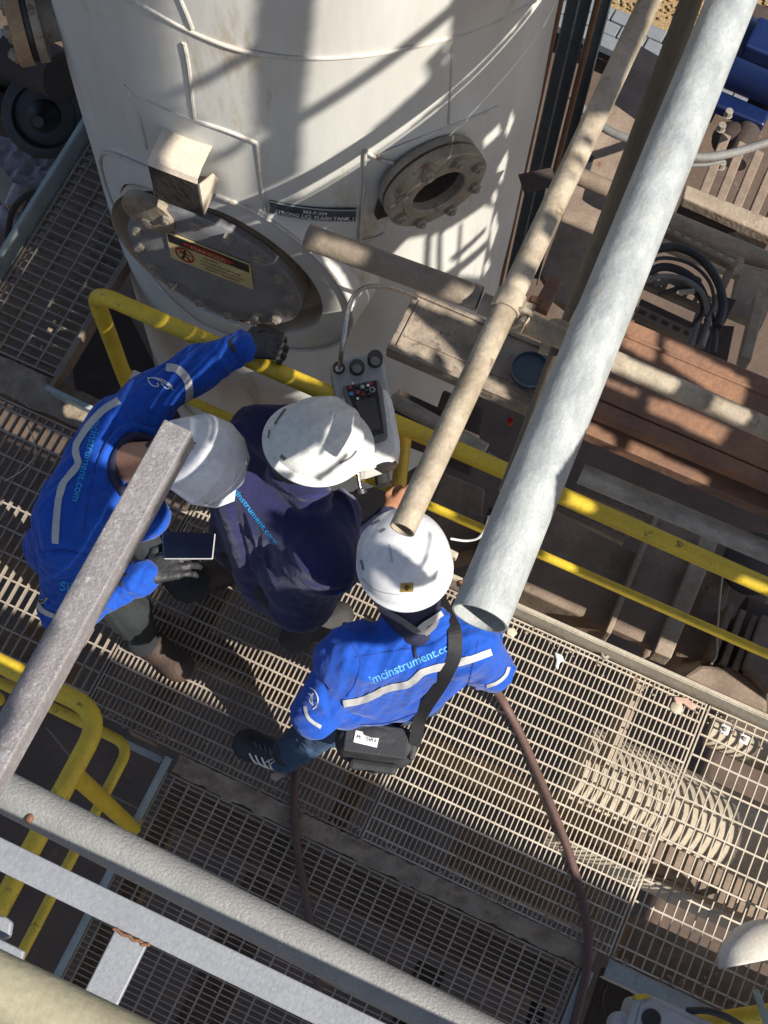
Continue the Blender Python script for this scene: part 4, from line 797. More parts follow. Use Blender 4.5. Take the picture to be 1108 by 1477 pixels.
# ------------------------------------------------------------------ soft-body modelling: blended limbs turned into one skin
def cone(a, b, ra, rb=None): return ('c', np.asarray(a, float), np.asarray(b, float), ra, ra if rb is None else rb)
def ell_(c, r, ax=None): return ('e', np.asarray(c, float), np.asarray(r, float), np.eye(3) if ax is None else np.array([nrm(x) for x in ax]))
def chain(pts, rs): return [cone(pts[i], pts[i+1], rs[i], rs[i+1]) for i in range(len(pts)-1)]
def skin(prims, res=0.007, k=0.03, cut=None):
    lo = np.min([np.minimum(p[1]-max(p[3],p[4]), p[2]-max(p[3],p[4])) if p[0] == 'c' else p[1]-p[2].max() for p in prims], axis=0)-0.03
    hi = np.max([np.maximum(p[1]+max(p[3],p[4]), p[2]+max(p[3],p[4])) if p[0] == 'c' else p[1]+p[2].max() for p in prims], axis=0)+0.03
    N = np.ceil((hi-lo)/res).astype(int)+1; f = np.full(N, 0.2, np.float32)
    gx = [lo[i]+res*np.arange(N[i]) for i in range(3)]
    for p in prims:
        if p[0] == 'c': R_ = max(p[3], p[4]); a, b = np.minimum(p[1], p[2])-R_, np.maximum(p[1], p[2])+R_
        else: a, b = p[1]-p[2].max(), p[1]+p[2].max()
        kk = p[5] if len(p) > 5 else k; mg = kk+0.02
        i0 = np.maximum(((a-mg-lo)/res).astype(int), 0); i1 = np.minimum(((b+mg-lo)/res).astype(int)+2, N)
        sl_ = tuple(slice(i0[q], i1[q]) for q in range(3))
        X, Y, Z = np.meshgrid(*[gx[q][sl_[q]] for q in range(3)], indexing='ij'); Q = np.stack([X, Y, Z], -1)
        if p[0] == 'c':
            d = p[2]-p[1]; tt = np.clip(((Q-p[1])@d)/max(d@d, 1e-9), 0, 1); g_ = np.linalg.norm(Q-p[1]-tt[...,None]*d, axis=-1)-(p[3]+(p[4]-p[3])*tt)
        else:
            L_ = (Q-p[1])@p[3].T; k0 = np.linalg.norm(L_/p[2], axis=-1); k1 = np.linalg.norm(L_/p[2]**2, axis=-1)+1e-9; g_ = k0*(k0-1)/k1
        c_ = f[sl_]; h = np.clip(0.5+0.5*(c_-g_)/kk, 0, 1); f[sl_] = c_*(1-h)+g_*h-kk*h*(1-h)
    if cut is not None:
        X, Y, Z = np.meshgrid(*gx, indexing='ij'); Q = np.stack([X, Y, Z], -1)
        for c0_, n0_ in cut: f = np.maximum(f, ((Q-np.asarray(c0_))@nrm(n0_)).astype(np.float32))
    # surface nets
    s = f < 0; n0, n1, n2 = N
    acc = np.zeros((n0-1, n1-1, n2-1, 3)); cnt = np.zeros((n0-1, n1-1, n2-1))
    cs = [(i, j, l) for i in (0,1) for j in (0,1) for l in (0,1)]
    sub = lambda arr, c: arr[c[0]:n0-1+c[0], c[1]:n1-1+c[1], c[2]:n2-1+c[2]]
    for a in cs:
        for q in range(3):
            if a[q]: continue
            b = list(a); b[q] = 1; fa_, fb_ = sub(f, a), sub(f, b); x = sub(s, a) != sub(s, b)
            t_ = np.where(x, fa_/np.where(x, fa_-fb_, 1), 0)
            for w in range(3): acc[..., w] += np.where(x, a[w]+(t_ if w == q else 0), 0)
            cnt += x
    act = cnt > 0; idx = np.full(act.shape, -1); idx[act] = np.arange(act.sum())
    V = lo+res*(np.argwhere(act)+acc[act]/cnt[act][:,None]); F = []
    for q in range(3):
        u, v = (q+1) % 3, (q+2) % 3
        sa_ = [slice(None)]*3; sb_ = [slice(None)]*3; sa_[q] = slice(0, -1); sb_[q] = slice(1, None)
        ch = s[tuple(sa_)] != s[tuple(sb_)]; ins = s[tuple(sa_)]
        E_ = np.argwhere(ch); E_ = E_[(E_[:,u] > 0) & (E_[:,v] > 0) & (E_[:,u] < N[u]-1) & (E_[:,v] < N[v]-1)]
        if not len(E_): continue
        du = np.eye(3, dtype=int)[u]; dv = np.eye(3, dtype=int)[v]
        qd = np.stack([idx[tuple(e.T)] for e in (E_-du-dv, E_-dv, E_, E_-du)], 1)
        inn = ins[tuple(E_.T)]; qd[~inn] = qd[~inn][:, ::-1]; F.append(qd)
    return V, np.concatenate(F)
def vnormals(V, F):
    n = np.cross(V[F[:,2]]-V[F[:,0]], V[F[:,3]]-V[F[:,1]]); N = np.zeros_like(V)
    for k in range(4): np.add.at(N, F[:,k], n)
    return N/(np.linalg.norm(N, axis=1, keepdims=True)+1e-12)
def relax(V, F, it=3, lam=0.5):
    for _ in range(it):
        S = np.zeros_like(V); C = np.zeros(len(V))
        for k in range(4):
            np.add.at(S, F[:,k], V[F[:,(k+1) % 4]]+V[F[:,(k-1) % 4]]); np.add.at(C, F[:,k], 2)
        V = V+(S/C[:,None]-V)*lam
    return V
def crumple(V, F, amp, freq, seed, axis=None, sharp=1.6):
    """cloth folds: ridged waves, drawn out along an axis"""
    r = np.random.default_rng(seed); N = vnormals(V, F); h = np.zeros(len(V)); W = V.copy()
    for _ in range(3): W = W+0.022*np.sin(V@r.normal(0, 9, (3, 3))+r.uniform(0, 6, 3))
    for i in range(7):
        d = nrm(r.normal(0, 1, 3))
        if axis is not None: d = nrm(d-0.75*(d@nrm(axis))*nrm(axis))
        fr = freq*r.uniform(0.6, 1.9); w = np.sin(W@d*fr*6.28+r.uniform(0, 6)); h += (1-np.abs(w))**sharp*r.uniform(0.5, 1)*np.sin(V@nrm(r.normal(0,1,3))*9+r.uniform(0,6))
    return V+N*(amp*h)[:,None]
def folds(V, F, paths):
    """single folds drawn where the photograph shows them"""
    bv = BVHTree.FromPolygons([Vector(v) for v in V.tolist()], F.tolist()); N = vnormals(V, F); off = np.zeros(len(V))
    for path, amp, wid in paths:
        pts = np.array([hit(bv, *q, off=0) for q in [(p[0], p[1]) for p in spline([(a, b, 0) for a, b in path], 5)]])
        d = np.full(len(V), 9.0); ta = np.zeros(len(V)); n = len(pts)-1
        for i in range(n):
            ab = pts[i+1]-pts[i]; t_ = np.clip(((V-pts[i])@ab)/(ab@ab+1e-9), 0, 1); q = np.linalg.norm(V-pts[i]-t_[:,None]*ab, axis=1); m = q < d; d[m] = q[m]; ta[m] = (i+t_[m])/n
        off += amp*np.exp(-(d/wid)**2)*np.sin(np.pi*np.clip(ta, 0.03, 0.97))**0.5
    return V+N*off[:,None]
def cloth(name, prims, mat, parent, res=0.007, k=0.03, amp=0.004, freq=5, seed=1, axis=None, paths=(), rel=3, cut=None):
    V, F = skin(prims, res, k, cut); V = relax(V, F, rel)
    if amp: V = crumple(V, F, amp, freq, seed, axis)
    if paths: V = folds(V, F, paths)
    return obj(name, (V, F), mat, parent, smooth=True)
def hand(wr, dr, up, side, curl=0.5, s=0.9, spread=0.12, thumb=0.7):
    """palm, four bent fingers of unequal length and a thumb from the side of the palm"""
    dr = nrm(dr); sd = nrm(np.cross(dr, up))*side; up = nrm(np.cross(np.cross(dr, up), dr)); out = []
    K = [wr+dr*0.085*s+sd*o*s for o in (0.031, 0.010, -0.011, -0.031)]
    for q in K: out.append(cone(wr+dr*0.012*s+(q-wr-dr*0.085*s)*0.55, q, 0.0145*s, 0.0125*s))
    for i, q in enumerate(K):
        L = (0.040, 0.045, 0.041, 0.032)[i]*s; a = 0.0; p = q; rr = (0.0100, 0.0103, 0.0100, 0.0088)[i]*s
        for j in range(3):
            a += curl*(0.75, 1.05, 0.75)[j]*(1+0.06*i); d = nrm(dr*math.cos(a)-up*math.sin(a)+sd*spread*(1.5-i)*0.5); n = p+d*L*(1, 0.66, 0.55)[j]
            out.append(('c', p, n, rr*(1-0.07*j), rr*(0.93-0.07*j), 0.006)); p = n
    b0 = wr+dr*0.022*s+sd*0.022*s; b1 = b0+nrm(dr*0.6+sd*0.75-up*0.25)*0.045*s; b2 = b1+nrm(dr*0.9+sd*0.25*(1-thumb)-up*thumb*0.6)*0.034*s; b3 = b2+nrm(dr-up*thumb*0.8-sd*thumb*0.3)*0.026*s
    return out+[('c', b0, b1, 0.015*s, 0.0115*s, 0.012), ('c', b1, b2, 0.0112*s, 0.0102*s, 0.006), ('c', b2, b3, 0.0102*s, 0.0088*s, 0.006)]
def head_prims(c, fwd, up, s=0.9):
    fwd = nrm(fwd); up = nrm(up-fwd*(up@fwd)); sd = np.cross(fwd, up)
    H = lambda f_, u_, s_: c+fwd*f_*s+up*u_*s+sd*s_*s
    pr = [ell_(H(-0.008,0.03,0), A3(0.096,0.078,0.098)*s, (fwd, sd, up)), ell_(H(0.028,-0.045,0), A3(0.066,0.060,0.075)*s, (fwd, sd, up)), ('c', H(0.084,0.0,0), H(0.103,-0.028,0), 0.010*s, 0.0135*s, 0.012),
          ('c', H(0.082,-0.062,-0.018), H(0.082,-0.062,0.018), 0.009*s, 0.009*s, 0.01), ('c', H(0.073,-0.098,0), H(0.062,-0.10,0), 0.02*s, 0.024*s, 0.02)]
    for e in (-1, 1):
        pr += [('c', H(-0.004,0.010,e*0.076), H(-0.014,-0.006,e*0.088), 0.010*s, 0.015*s, 0.006), ('c', H(-0.012,-0.012,e*0.086), H(0.0,-0.034,e*0.080), 0.012*s, 0.009*s, 0.006), ('c', H(0.082,0.022,e*0.018), H(0.074,0.020,e*0.05), 0.009*s, 0.009*s, 0.012)]
    return pr
def eyes(t, c, fwd, up, s=0.9):
    fwd = nrm(fwd); up = nrm(up-fwd*(up@fwd)); sd = np.cross(fwd, up)
    for e in (-1, 1): obj('eye', MB().sphere(c+fwd*0.080*s+up*0.002*s+sd*e*0.031*s, 0.012*s, 12, 8), m_white, t)
def helmet(parent, c, fwd, up, mat, hl=0.132, hw=0.106, hh=0.118, brim=0.045, rim=0.012, ridge=0, facets=0, tilt_rim=0.0, name='helmet'):
    fwd = nrm(fwd); up = nrm(up-fwd*(up@fwd)); sd = np.cross(up, fwd); n = facets or 72; m = 22; V = []; F = []
    def pt(a, th):
        ca, sa = math.cos(a), math.sin(a); r = math.sin(th)**0.86; x, y, z = hl*r*ca, hw*r*sa, hh*math.cos(th)
        if ridge and th < 1.35:
            w = math.exp(-(y/0.016)**2)
            if ridge == 3: w += 0.8*math.exp(-((abs(y)-0.055)/0.012)**2)
            z += 0.009*w*min(1, (1.35-th)*3)
        return x, y, z
    rows = [[pt(2*math.pi*k/n, math.pi/2*j/m) for k in range(n)] for j in range(1, m+1)]
    lastr = rows[-1]
    for e, dz_ in ((0.25,-0.002),(1.0,-0.010)):
        rw = []
        for k in range(n):
            a = 2*math.pi*k/n; ca = math.cos(a); ex = rim+brim*max(0, ca-0.25)**1.3*1.45
            l_ = math.hypot(hl*math.cos(a), hw*math.sin(a)); x, y, z = lastr[k]; rw.append((x*(1+ex*e/l_), y*(1+ex*e/l_), z+dz_*(1+1.6*max(0, ca)**2)))
        rows.append(rw)
    rows.append([(x*0.985, y*0.985, z-0.006) for x, y, z in rows[-1]])
    rows.append([(x*0.92, y*0.92, z-0.001) for x, y, z in lastr])
    W = [c+up*hh]+[c+fwd*x+sd*y+up*z for rw in rows for x, y, z in rw]; nr = len(rows)
    F = [(0, 1+k, 1+(k+1) % n) for k in range(n)]+[(1+j*n+k, 1+(j+1)*n+k, 1+(j+1)*n+(k+1) % n, 1+j*n+(k+1) % n) for j in range(nr-1) for k in range(n)]
    return obj(name, (W, F), mat, parent, smooth=30 if not facets else 14)
def shoe(name, ankle, toe, mat, sole, parent, w=0.043, h=0.055, rise=0.09):
    a = np.array([*ankle[:2], 0.0]); b = np.array([*toe[:2], 0.0]); d = nrm(b-a); s = np.cross(A3(0,0,1), d); heel = a-d*0.035; L = np.linalg.norm(b-heel); u = A3(0,0,1); z0 = ankle[2]
    up = [cone(heel+d*0.03+u*(0.045+z0), heel+d*L*0.4+u*(0.045+z0), w*0.86, w*0.95), cone(heel+d*L*0.4+u*(0.042+z0), heel+d*(L-0.045)+u*(0.032+z0), w*0.95, w*0.98), ell_(heel+d*(L-0.05)+u*(0.03+z0), (0.052, w*1.02, 0.034), (d, s, u)), cone(a+u*(0.05+z0), a+u*(0.05+rise+z0)-d*0.004, w*0.85, w*0.88)]
    o = cloth(name, up, mat, parent, 0.005, 0.025, 0.0008, 10, 4, rel=2, cut=[(u*(0.014+z0), -u)])
    pts = []
    for k in range(28):
        q = 2*math.pi*k/28; x = L*0.5*(1+math.cos(q)); ww = (w+0.004)*(0.92+0.12*math.cos(q)-0.16*math.exp(-((x/L-0.4)/0.16)**2)); pts.append(heel+d*x+s*ww*np.sign(math.sin(q))*abs(math.sin(q))**0.55+u*(0.022+z0))
    obj('sole', MB().prism(pts, -u*0.022), sole, o, smooth=30)
    return o
def pdir(px, py, z, dx, dy): return nrm(P(px+dx, py+dy, z)-P(px, py, z))
def torso(mid, sv, hip, up, rs=0.066, rc=0.078, rh=0.085, wh=0.30, ws=0.40, back=None):
    pr = [cone(mid-sv*0.40, mid+sv*0.40, rs)]
    for q in (-0.5, 0, 0.5): pr.append(cone(mid+sv*q*ws*1.6-up*0.05, hip+sv*q*wh*1.9, rc, rh))
    return pr
def sleeve(s, e, w, r0=0.058, r1=0.050, r2=0.041): return chain([s, e, w], [r0, r1, r2])
# =================================================================== person standing on the right
R_s = (P(509,945,1.15), P(685,925,1.17)); R_n = P(600,893,1.21); R_h = P(545,998,0.82); R_m = (R_s[0]+R_s[1])/2; R_v = R_s[1]-R_s[0]
R_f = nrm(np.cross(A3(0,0,1), R_v)*[1,1,0]); R_hd = P(584,822,1.325); R_hf = nrm(R_f*0.96+A3(0,0,-0.30)); R_hu = nrm(A3(0,0,1)+R_f*0.34)
R_le, R_lw = P(455,1028,0.96), P(510,965,0.90); R_re, R_rw = P(707,965,0.98), P(688,890,0.92)
rt = thing('person', (R_m[0], R_m[1], 0), 'standing worker in blue jacket and white helmet seen from behind with a black bag', 'person', 'workers on the walkway')
R_kn = [P(470,1045,0.42), P(610,1000,0.42)]; R_an = [P(412,1092,0.06), P(618,1000,0.05)]
hipL, hipR = R_h-R_v*0.2-A3(0,0,0.04), R_h+R_v*0.2-A3(0,0,0.04)
body = torso(R_m, R_v*0.86, R_h, A3(0,0,1), 0.05, 0.062, 0.066)+[cone(R_n-A3(0,0,0.05), R_hd-R_hu*0.06, 0.048, 0.05)]+head_prims(R_hd, R_hf, R_hu)
body += chain([R_s[0], R_le, R_lw], [0.04,0.034,0.026])+chain([R_s[1], R_re, R_rw], [0.04,0.034,0.026])+chain([hipL, R_kn[0], R_an[0]], [0.068,0.045,0.034])+chain([hipR, R_kn[1], R_an[1]], [0.068,0.045,0.034])
body += hand(R_lw, nrm(R_f+A3(0.2,0,0)), A3(0,0,1), -1, 0.5)+hand(R_rw, R_f, A3(0,0,1), 1, 0.6)
cloth('body', body, m_skin, rt, 0.006, 0.02, 0, rel=2); eyes(rt, R_hd, R_hf, R_hu)
jk = torso(R_m, R_v, R_h+A3(0,0,0.05), A3(0,0,1), 0.068, 0.080, 0.094)+sleeve(R_s[0], R_le, R_lw, 0.062, 0.055, 0.048)+sleeve(R_s[1], R_re, R_rw, 0.058, 0.052, 0.045)
jk += [cone(R_n-R_v*0.16-R_f*0.02, R_n+R_v*0.14-R_f*0.02, 0.046), cone(P(487,950,1.13), P(515,930,1.16), 0.055)]
jr = cloth('jacket', jk, m_jblue, rt, 0.0058, 0.03, 0.0050, 9.5, 21, axis=R_v+A3(0,0,0.3), paths=[
    ([(640,1000),(655,975),(690,960)], -0.010, 0.011), ([(655,1010),(680,985),(712,985)], 0.008, 0.012), ([(500,965),(540,980),(600,965)], 0.005, 0.02), ([(480,1000),(500,1030),(540,1040)], -0.008, 0.012),
    ([(455,975),(470,1000),(478,1035)], -0.009, 0.012), ([(600,1040),(640,1010),(660,985)], 0.007, 0.013), ([(520,925),(560,935),(620,925)], -0.007, 0.010), ([(500,912),(540,930),(600,938),(650,925)], 0.006, 0.010), ([(560,1040),(590,1020),(640,990)], -0.006, 0.010),
    ([(445,1000),(462,1012),(470,1035)], 0.006, 0.009)])
bR = bvh(jr)
decal_strip('reflective_stripe', bR, [(496,1014),(525,1008),(560,992),(590,985),(612,968),(650,958),(680,950),(708,940)], 10, m_refl, jr)
decal_text('lettering', 'imcinstrument.com', bR, (535,987), (662,933), m_cyan2, jr, hpx=18, bold=0.012)
decal_strip('sleeve_band', bR, [(441,1018),(444,1032),(452,1041),(463,1048)], 5, m_refl, jr)
decal_strip('sleeve_band', bR, [(733,962),(728,974),(716,984),(702,989)], 5, m_refl, jr)
for pth in ([(448,992),(455,996),(459,1006),(458,1016),(452,1022)], [(446,1000),(451,1004),(452,1014)], [(453,1000),(448,1010),(453,1016)]): decal_strip('sleeve_emblem', bR, pth, 2.0, m_white_th, jr)
cloth('trousers', [cone(hipL, hipR, 0.085)]+chain([hipL, R_kn[0], R_an[0]], [0.085,0.064,0.050])+chain([hipR, R_kn[1], R_an[1]], [0.085,0.064,0.050]), m_jean, rt, 0.007, 0.03, 0.004, 7, 5, axis=A3(0.3,0.2,1), paths=[([(420,1062),(440,1075),(448,1095)], 0.006, 0.008)])
sh = shoe('sneaker', R_an[0]+A3(0,0,-0.06), P(340,1070,0.0), m_shoe, M('white_sole', (0.7,0.69,0.66)), rt, 0.044)
bs = bvh(sh)
for i in range(4): decal_strip('side_stripe', bs, [(360+i*9,1086+i*3),(366+i*9,1096+i*4),(376+i*9,1104+i*3)], 2.2, m_white, sh)
for i in range(4): decal_strip('lace', bs, [(366+i*8,1070+i*3),(371+i*7,1078+i*4)], 2.2, m_devg, sh)
shoe('sneaker', R_an[1]+A3(0,0,-0.05), P(580,930,0.0), m_shoe, m_sole, rt, 0.044)
hood_c = [cone(R_n+A3(0,0,0.00)-R_f*0.01, R_hd-R_hu*0.055-R_hf*0.015, 0.064, 0.080), ell_(R_hd-R_hf*0.012, A3(0.092,0.079,0.098), (R_hf, np.cross(R_hf, R_hu), R_hu))]
hoodR = cloth('hood', hood_c, m_navy2, rt, 0.005, 0.03, 0.0018, 9, 8, rel=2)
bh = bvh(hoodR)
decal_strip('harness_strap', bh, [(541,868),(556,880),(580,894),(600,908),(620,910)], 9, M('grey_strap', (0.16,0.15,0.16)), hoodR)
decal_strip('harness_strap', bh, [(643,880),(630,898),(612,914)], 8, M('grey_strap', (0.16,0.15,0.16)), hoodR)
decal_strip('dark_cord', bR, [(595,905),(598,920),(600,948)], 3.5, m_black, jr, off=0.006)
decal_strip('nape_buckle', bh, [(604,906),(612,898),(624,890),(634,884)], 9, m_refl, hoodR, off=0.008)
hr = helmet(rt, R_hd+R_hu*0.030+R_hf*0.0, R_hf, R_hu, m_helm, 0.127, 0.110, 0.120, 0.03, 0.004)
bq = bvh(hr)
def helmet_sticker(bv, par, q, mat, nm='sticker'): return obj(nm, ([hit(bv, *p_, off=0.002) for p_ in q], [tuple(range(len(q)))]), mat, par, smooth=False)
helmet_sticker(bq, hr, ((578,841),(596,840),(596,853),(578,854)), m_gold)
for pth in ([(584,846),(587,844),(590,846),(587,850),(584,846)], [(587,843),(587,851)]): decal_strip('sticker_emblem', bq, pth, 1.2, m_sign_k, hr, off=0.004)
decal_strip('shell_groove', bq, [(562,786),(564,800),(566,812)], 2.5, m_refl, hr, off=0.0012)
decal_strip('rim_groove', bq, [(522,835),(545,852),(585,858),(620,850),(645,828)], 1.6, m_refl, hr, off=0.001)
for pth in ([(521,808),(523,815),(524,822)], [(535,757),(548,750)], [(548,768),(556,763)]): decal_strip('vent_slot', bq, pth, 3, m_devg, hr, off=0.001)
for nm, bv_, pth in (('shoulder_seam', bR, [(505,925),(520,955),(512,985),(500,1005)]), ('shoulder_seam', bR, [(690,925),(683,955),(676,985)]), ('yoke_seam', bR, [(512,948),(560,940),(620,930),(645,915)]), ('side_seam', bR, [(520,1045),(560,1042),(610,1025)])):
    decal_strip(nm, bv_, pth, 1.5, m_seam, jr, off=0.001)
# bag and strap
bg = thing('shoulder_bag', P(545,1075,0.70), 'black shoulder bag with a white label hanging behind the standing worker', 'bag')
bx_ = pdir(545,1070,0.7,10,1.4); by_ = np.cross(A3(0,0,1), bx_); bz_ = nrm(A3(0,0,1)+by_*-0.15); bc = P(543,1068,0.80)
m_bag = M('black_nylon', (0.018,0.019,0.022), (0.030,0.031,0.034), 14, 0.7, 0, 0.25, 200)
cloth('pouch', [cone(bc-bx_*0.065, bc+bx_*0.065, 0.042), cone(bc-bx_*0.066-bz_*0.09, bc+bx_*0.066-bz_*0.09, 0.045), cone(bc-bx_*0.06-bz_*0.09-by_*0.02, bc+bx_*0.06-bz_*0.09-by_*0.02, 0.045), ell_(bc-bz_*0.04, (0.10,0.05,0.085), (bx_,by_,bz_))], m_bag, bg, 0.005, 0.015, 0.0015, 8, 9)
obj('flap', MB().box(bc+bz_*0.038, (bx_,by_,bz_), (0.165,0.080,0.010)), m_bag, bg, bevel=0.004, smooth=False)
obj('front_pocket', MB().box(bc-bz_*0.085-by_*0.068, (bx_,by_,bz_), (0.13,0.03,0.075)), m_bag, bg, bevel=0.012, smooth=False)
obj('buckle', MB().box(bc-bz_*0.055-by_*0.086, (bx_,by_,bz_), (0.022,0.008,0.028)), m_black, bg, bevel=0.003, smooth=False)
obj('side_gusset', MB().box(bc+bx_*0.098-bz_*0.035, (bx_,by_,bz_), (0.016,0.075,0.125)), M('grey_nylon', (0.06,0.058,0.056), None, 14, 0.7, 0, 0.2, 200), bg, bevel=0.006, smooth=False)
lb = [bc+bz_*0.045+bx_*a+by_*b for a, b in ((-0.058,-0.014),(0.004,-0.020),(0.006,0.012),(-0.056,0.017))]
lab = obj('label', MB().prism(lb, bz_*-0.0015), m_white, bg, smooth=False)
V, F = text_shape('IMC - TEAM A', 1, 0.0); w = V[:,0].max()
obj('lettering', ([lb[0]+(lb[1]-lb[0])*(0.08+0.84*a/w)+(lb[3]-lb[0])*(0.36+0.34*b/0.72)+bz_*0.0012 for a, b, _ in V], F), m_sign_k, lab, smooth=False)
st = [hit(bR, *q, off=0.006) for q in ((652,905),(657,925),(655,945),(646,968),(632,990),(618,1012),(606,1035))]
st = spline([R_n+R_v*0.2+R_f*0.05]+st+[bc+bx_*0.10+bz_*0.03], 5); V = []; F = []
for i, p_ in enumerate(st):
    tq = nrm(st[min(i+1, len(st)-1)]-st[max(i-1, 0)]); sd_ = nrm(np.cross(tq, ray(640,960)))
    V += [p_-sd_*0.0165, p_+sd_*0.0165]
    if i: F.append((2*i-2, 2*i-1, 2*i+1, 2*i))
o = obj('strap', (V, F), m_black, bg, smooth=False); o.modifiers.new('s', 'SOLIDIFY').thickness = 0.003
# =================================================================== person in navy in the middle
N_s = (P(328,664,1.05), P(478,818,1.12)); N_m = (N_s[0]+N_s[1])/2; N_v = N_s[1]-N_s[0]; N_f = nrm(np.cross(A3(0,0,1), N_v)*[1,1,0])
N_n = P(432,698,1.18); N_h = P(392,815,0.84); N_hd = P(446,648,1.27); N_hf0 = pdir(450,630,1.15,10,-6.0); N_hf = nrm(N_hf0+A3(0,0,-0.42)); N_hu = nrm(A3(0,0,1)+N_hf0*0.40)
N_le, N_lw = P(368,618,0.98), P(450,605,1.05); N_re, N_rw = P(507,800,0.88), P(560,746,0.96)
N_kn = [P(455,745,0.38), P(450,835,0.38)]; N_an = [P(450,800,0.05), P(425,922,0.05)]
nt_ = thing('person', (N_m[0], N_m[1], 0), 'worker in dark navy leaning over the calibrator, scuffed white helmet with wide brim', 'person', 'workers on the walkway')
hipL, hipR = N_h-N_v*0.2, N_h+N_v*0.2
body = torso(N_m, N_v*0.86, N_h, A3(0,0,1), 0.05, 0.062, 0.066)+[cone(N_n-A3(0,0,0.03), N_hd-N_hu*0.06, 0.048, 0.05)]+head_prims(N_hd, N_hf, N_hu)
body += chain([N_s[0], N_le, N_lw], [0.04,0.034,0.026])+chain([N_s[1], N_re, N_rw], [0.04,0.034,0.026])+chain([hipL, N_kn[0], N_an[0]], [0.068,0.045,0.034])+chain([hipR, N_kn[1], N_an[1]], [0.068,0.045,0.034])
body += hand(N_lw, N_f, A3(0,0,1), 1, 0.6)+hand(N_rw, pdir(560,728,1.0,14,-12), A3(0,0,1), -1, 0.9)
cloth('body', body, m_skin, nt_, 0.006, 0.02, 0, rel=2); eyes(nt_, N_hd, N_hf, N_hu)
jk = torso(N_m, N_v, N_h-A3(0,0,0.02), A3(0,0,1), 0.072, 0.088, 0.098)+sleeve(N_s[0], N_le, N_lw, 0.064, 0.056, 0.046)+sleeve(N_s[1], N_re, N_rw, 0.072, 0.058, 0.034)+[cone(N_s[1]-N_v*0.06, P(488,742,1.08), 0.075, 0.062)]
jk += [cone(N_n-N_v*0.12, N_n+N_v*0.12, 0.050), cone(N_s[1]-N_v*0.1, N_h+N_v*0.22+A3(0,0,0.1), 0.075, 0.08), cone(P(355,640,1.02), P(385,625,1.0), 0.055), cone(P(352,725,1.04), P(392,845,0.76), 0.075, 0.08), cone(P(455,805,1.02), P(440,850,0.78), 0.085, 0.08)]
jn = cloth('overshirt', jk, m_navy, nt_, 0.0058, 0.035, 0.0016, 8, 33, axis=N_v, paths=[
    ([(395,692),(430,715),(480,712),(510,700)], 0.007, 0.010), ([(400,702),(440,726),(490,715)], -0.007, 0.008), ([(350,720),(365,760),(375,800)], 0.008, 0.010), ([(335,725),(345,770),(360,820)], -0.008, 0.012), ([(380,770),(385,810),(400,850)], 0.008, 0.010),
    ([(420,790),(440,820),(480,845)], 0.007, 0.012), ([(430,840),(460,855),(500,850)], -0.006, 0.010), ([(490,705),(505,730),(512,755)], 0.008, 0.008)])
bN = bvh(jn)
decal_text('lettering', 'imcinstrument.com', bN, (328,697), (396,786), m_cyan, jn, hpx=11, bold=0.012)
decal_text('lettering', 'SIKI', bN, (490,863), (517,848), m_cyan, jn, hpx=11, bold=0.014)
m_dtr = M('dark_grey_trousers', (0.035,0.034,0.036), None, 9, 0.85, 0, 0.3, 50)
cloth('trousers', [cone(hipL, hipR, 0.085)]+chain([hipL, N_kn[0], N_an[0]], [0.085,0.064,0.048])+chain([hipR, N_kn[1], N_an[1]], [0.085,0.064,0.048]), m_dtr, nt_, 0.007, 0.03, 0.004, 7, 6, axis=A3(0,0,1))
shoe('safety_shoe', P(432,918,0), P(506,884,0.0), m_gboot, m_sole, nt_, 0.045)
shoe('safety_shoe', P(452,800,0), P(525,760,0.0), m_gboot, m_sole, nt_, 0.045)
cloth('hair', [ell_(N_hd-N_hf*0.012-N_hu*0.01, (0.092,0.075,0.08), (N_hf, np.cross(N_hf, N_hu), N_hu))], m_hair, nt_, 0.006, 0.02, 0.002, 12, 3)
hn = helmet(nt_, N_hd+N_hu*0.032+N_hf*0.01, N_hf, N_hu, m_helm_d, 0.122, 0.104, 0.108, 0.034, 0.018, ridge=3)
bq = bvh(hn)
for pth, wd in (([(412,590),(404,600),(397,612)], 3), ([(389,620),(387,632)], 2.5), ([(490,668),(505,660),(514,650)], 2.5)): decal_strip('rim_slot', bq, pth, wd, m_devg, hn, off=0.0012)
decal_strip('brim_mark', bq, [(405,657),(412,663)], 5, m_devg, hn, off=0.0012)
# =================================================================== person leaning on the left
L_s = (P(215,574,1.08), P(97,790,1.06)); L_m = (L_s[0]+L_s[1])/2; L_v = L_s[1]-L_s[0]; L_f = nrm(np.cross(A3(0,0,1), L_v)*[1,1,0])
L_n = P(190,668,1.11); L_h = P(108,735,0.72); L_hd = P(276,668,1.19); L_hf = nrm(pdir(260,670,1.1,10,-0.5)*0.75+A3(0,0,-0.66)); L_hu = nrm(pdir(260,670,1.1,10,-0.5)*0.66+A3(0,0,0.75))
L_le, L_lw = P(285,532,1.10), P(350,500,1.16); L_re, L_rw = P(97,878,0.88), P(205,830,0.94)
L_kn = [P(272,838,0.40), P(185,880,0.42)]; L_an = [P(282,845,0.06), P(207,925,0.06)]
lt = thing('person', (L_m[0], L_m[1], 0), 'worker in royal blue with one gloved hand on the yellow rail and a phone', 'person', 'workers on the walkway')
hipL, hipR = L_h-L_v*0.2, L_h+L_v*0.2
body = torso(L_m, L_v*0.84, L_h, A3(0,0,1), 0.05, 0.06, 0.064)+[cone(L_n-A3(0,0,0.03), L_hd-L_hu*0.06-L_hf*0.02, 0.055, 0.055), cone(L_n-L_f*0.02, L_hd-L_hf*0.06-L_hu*0.02, 0.045, 0.05)]+head_prims(L_hd, L_hf, L_hu)
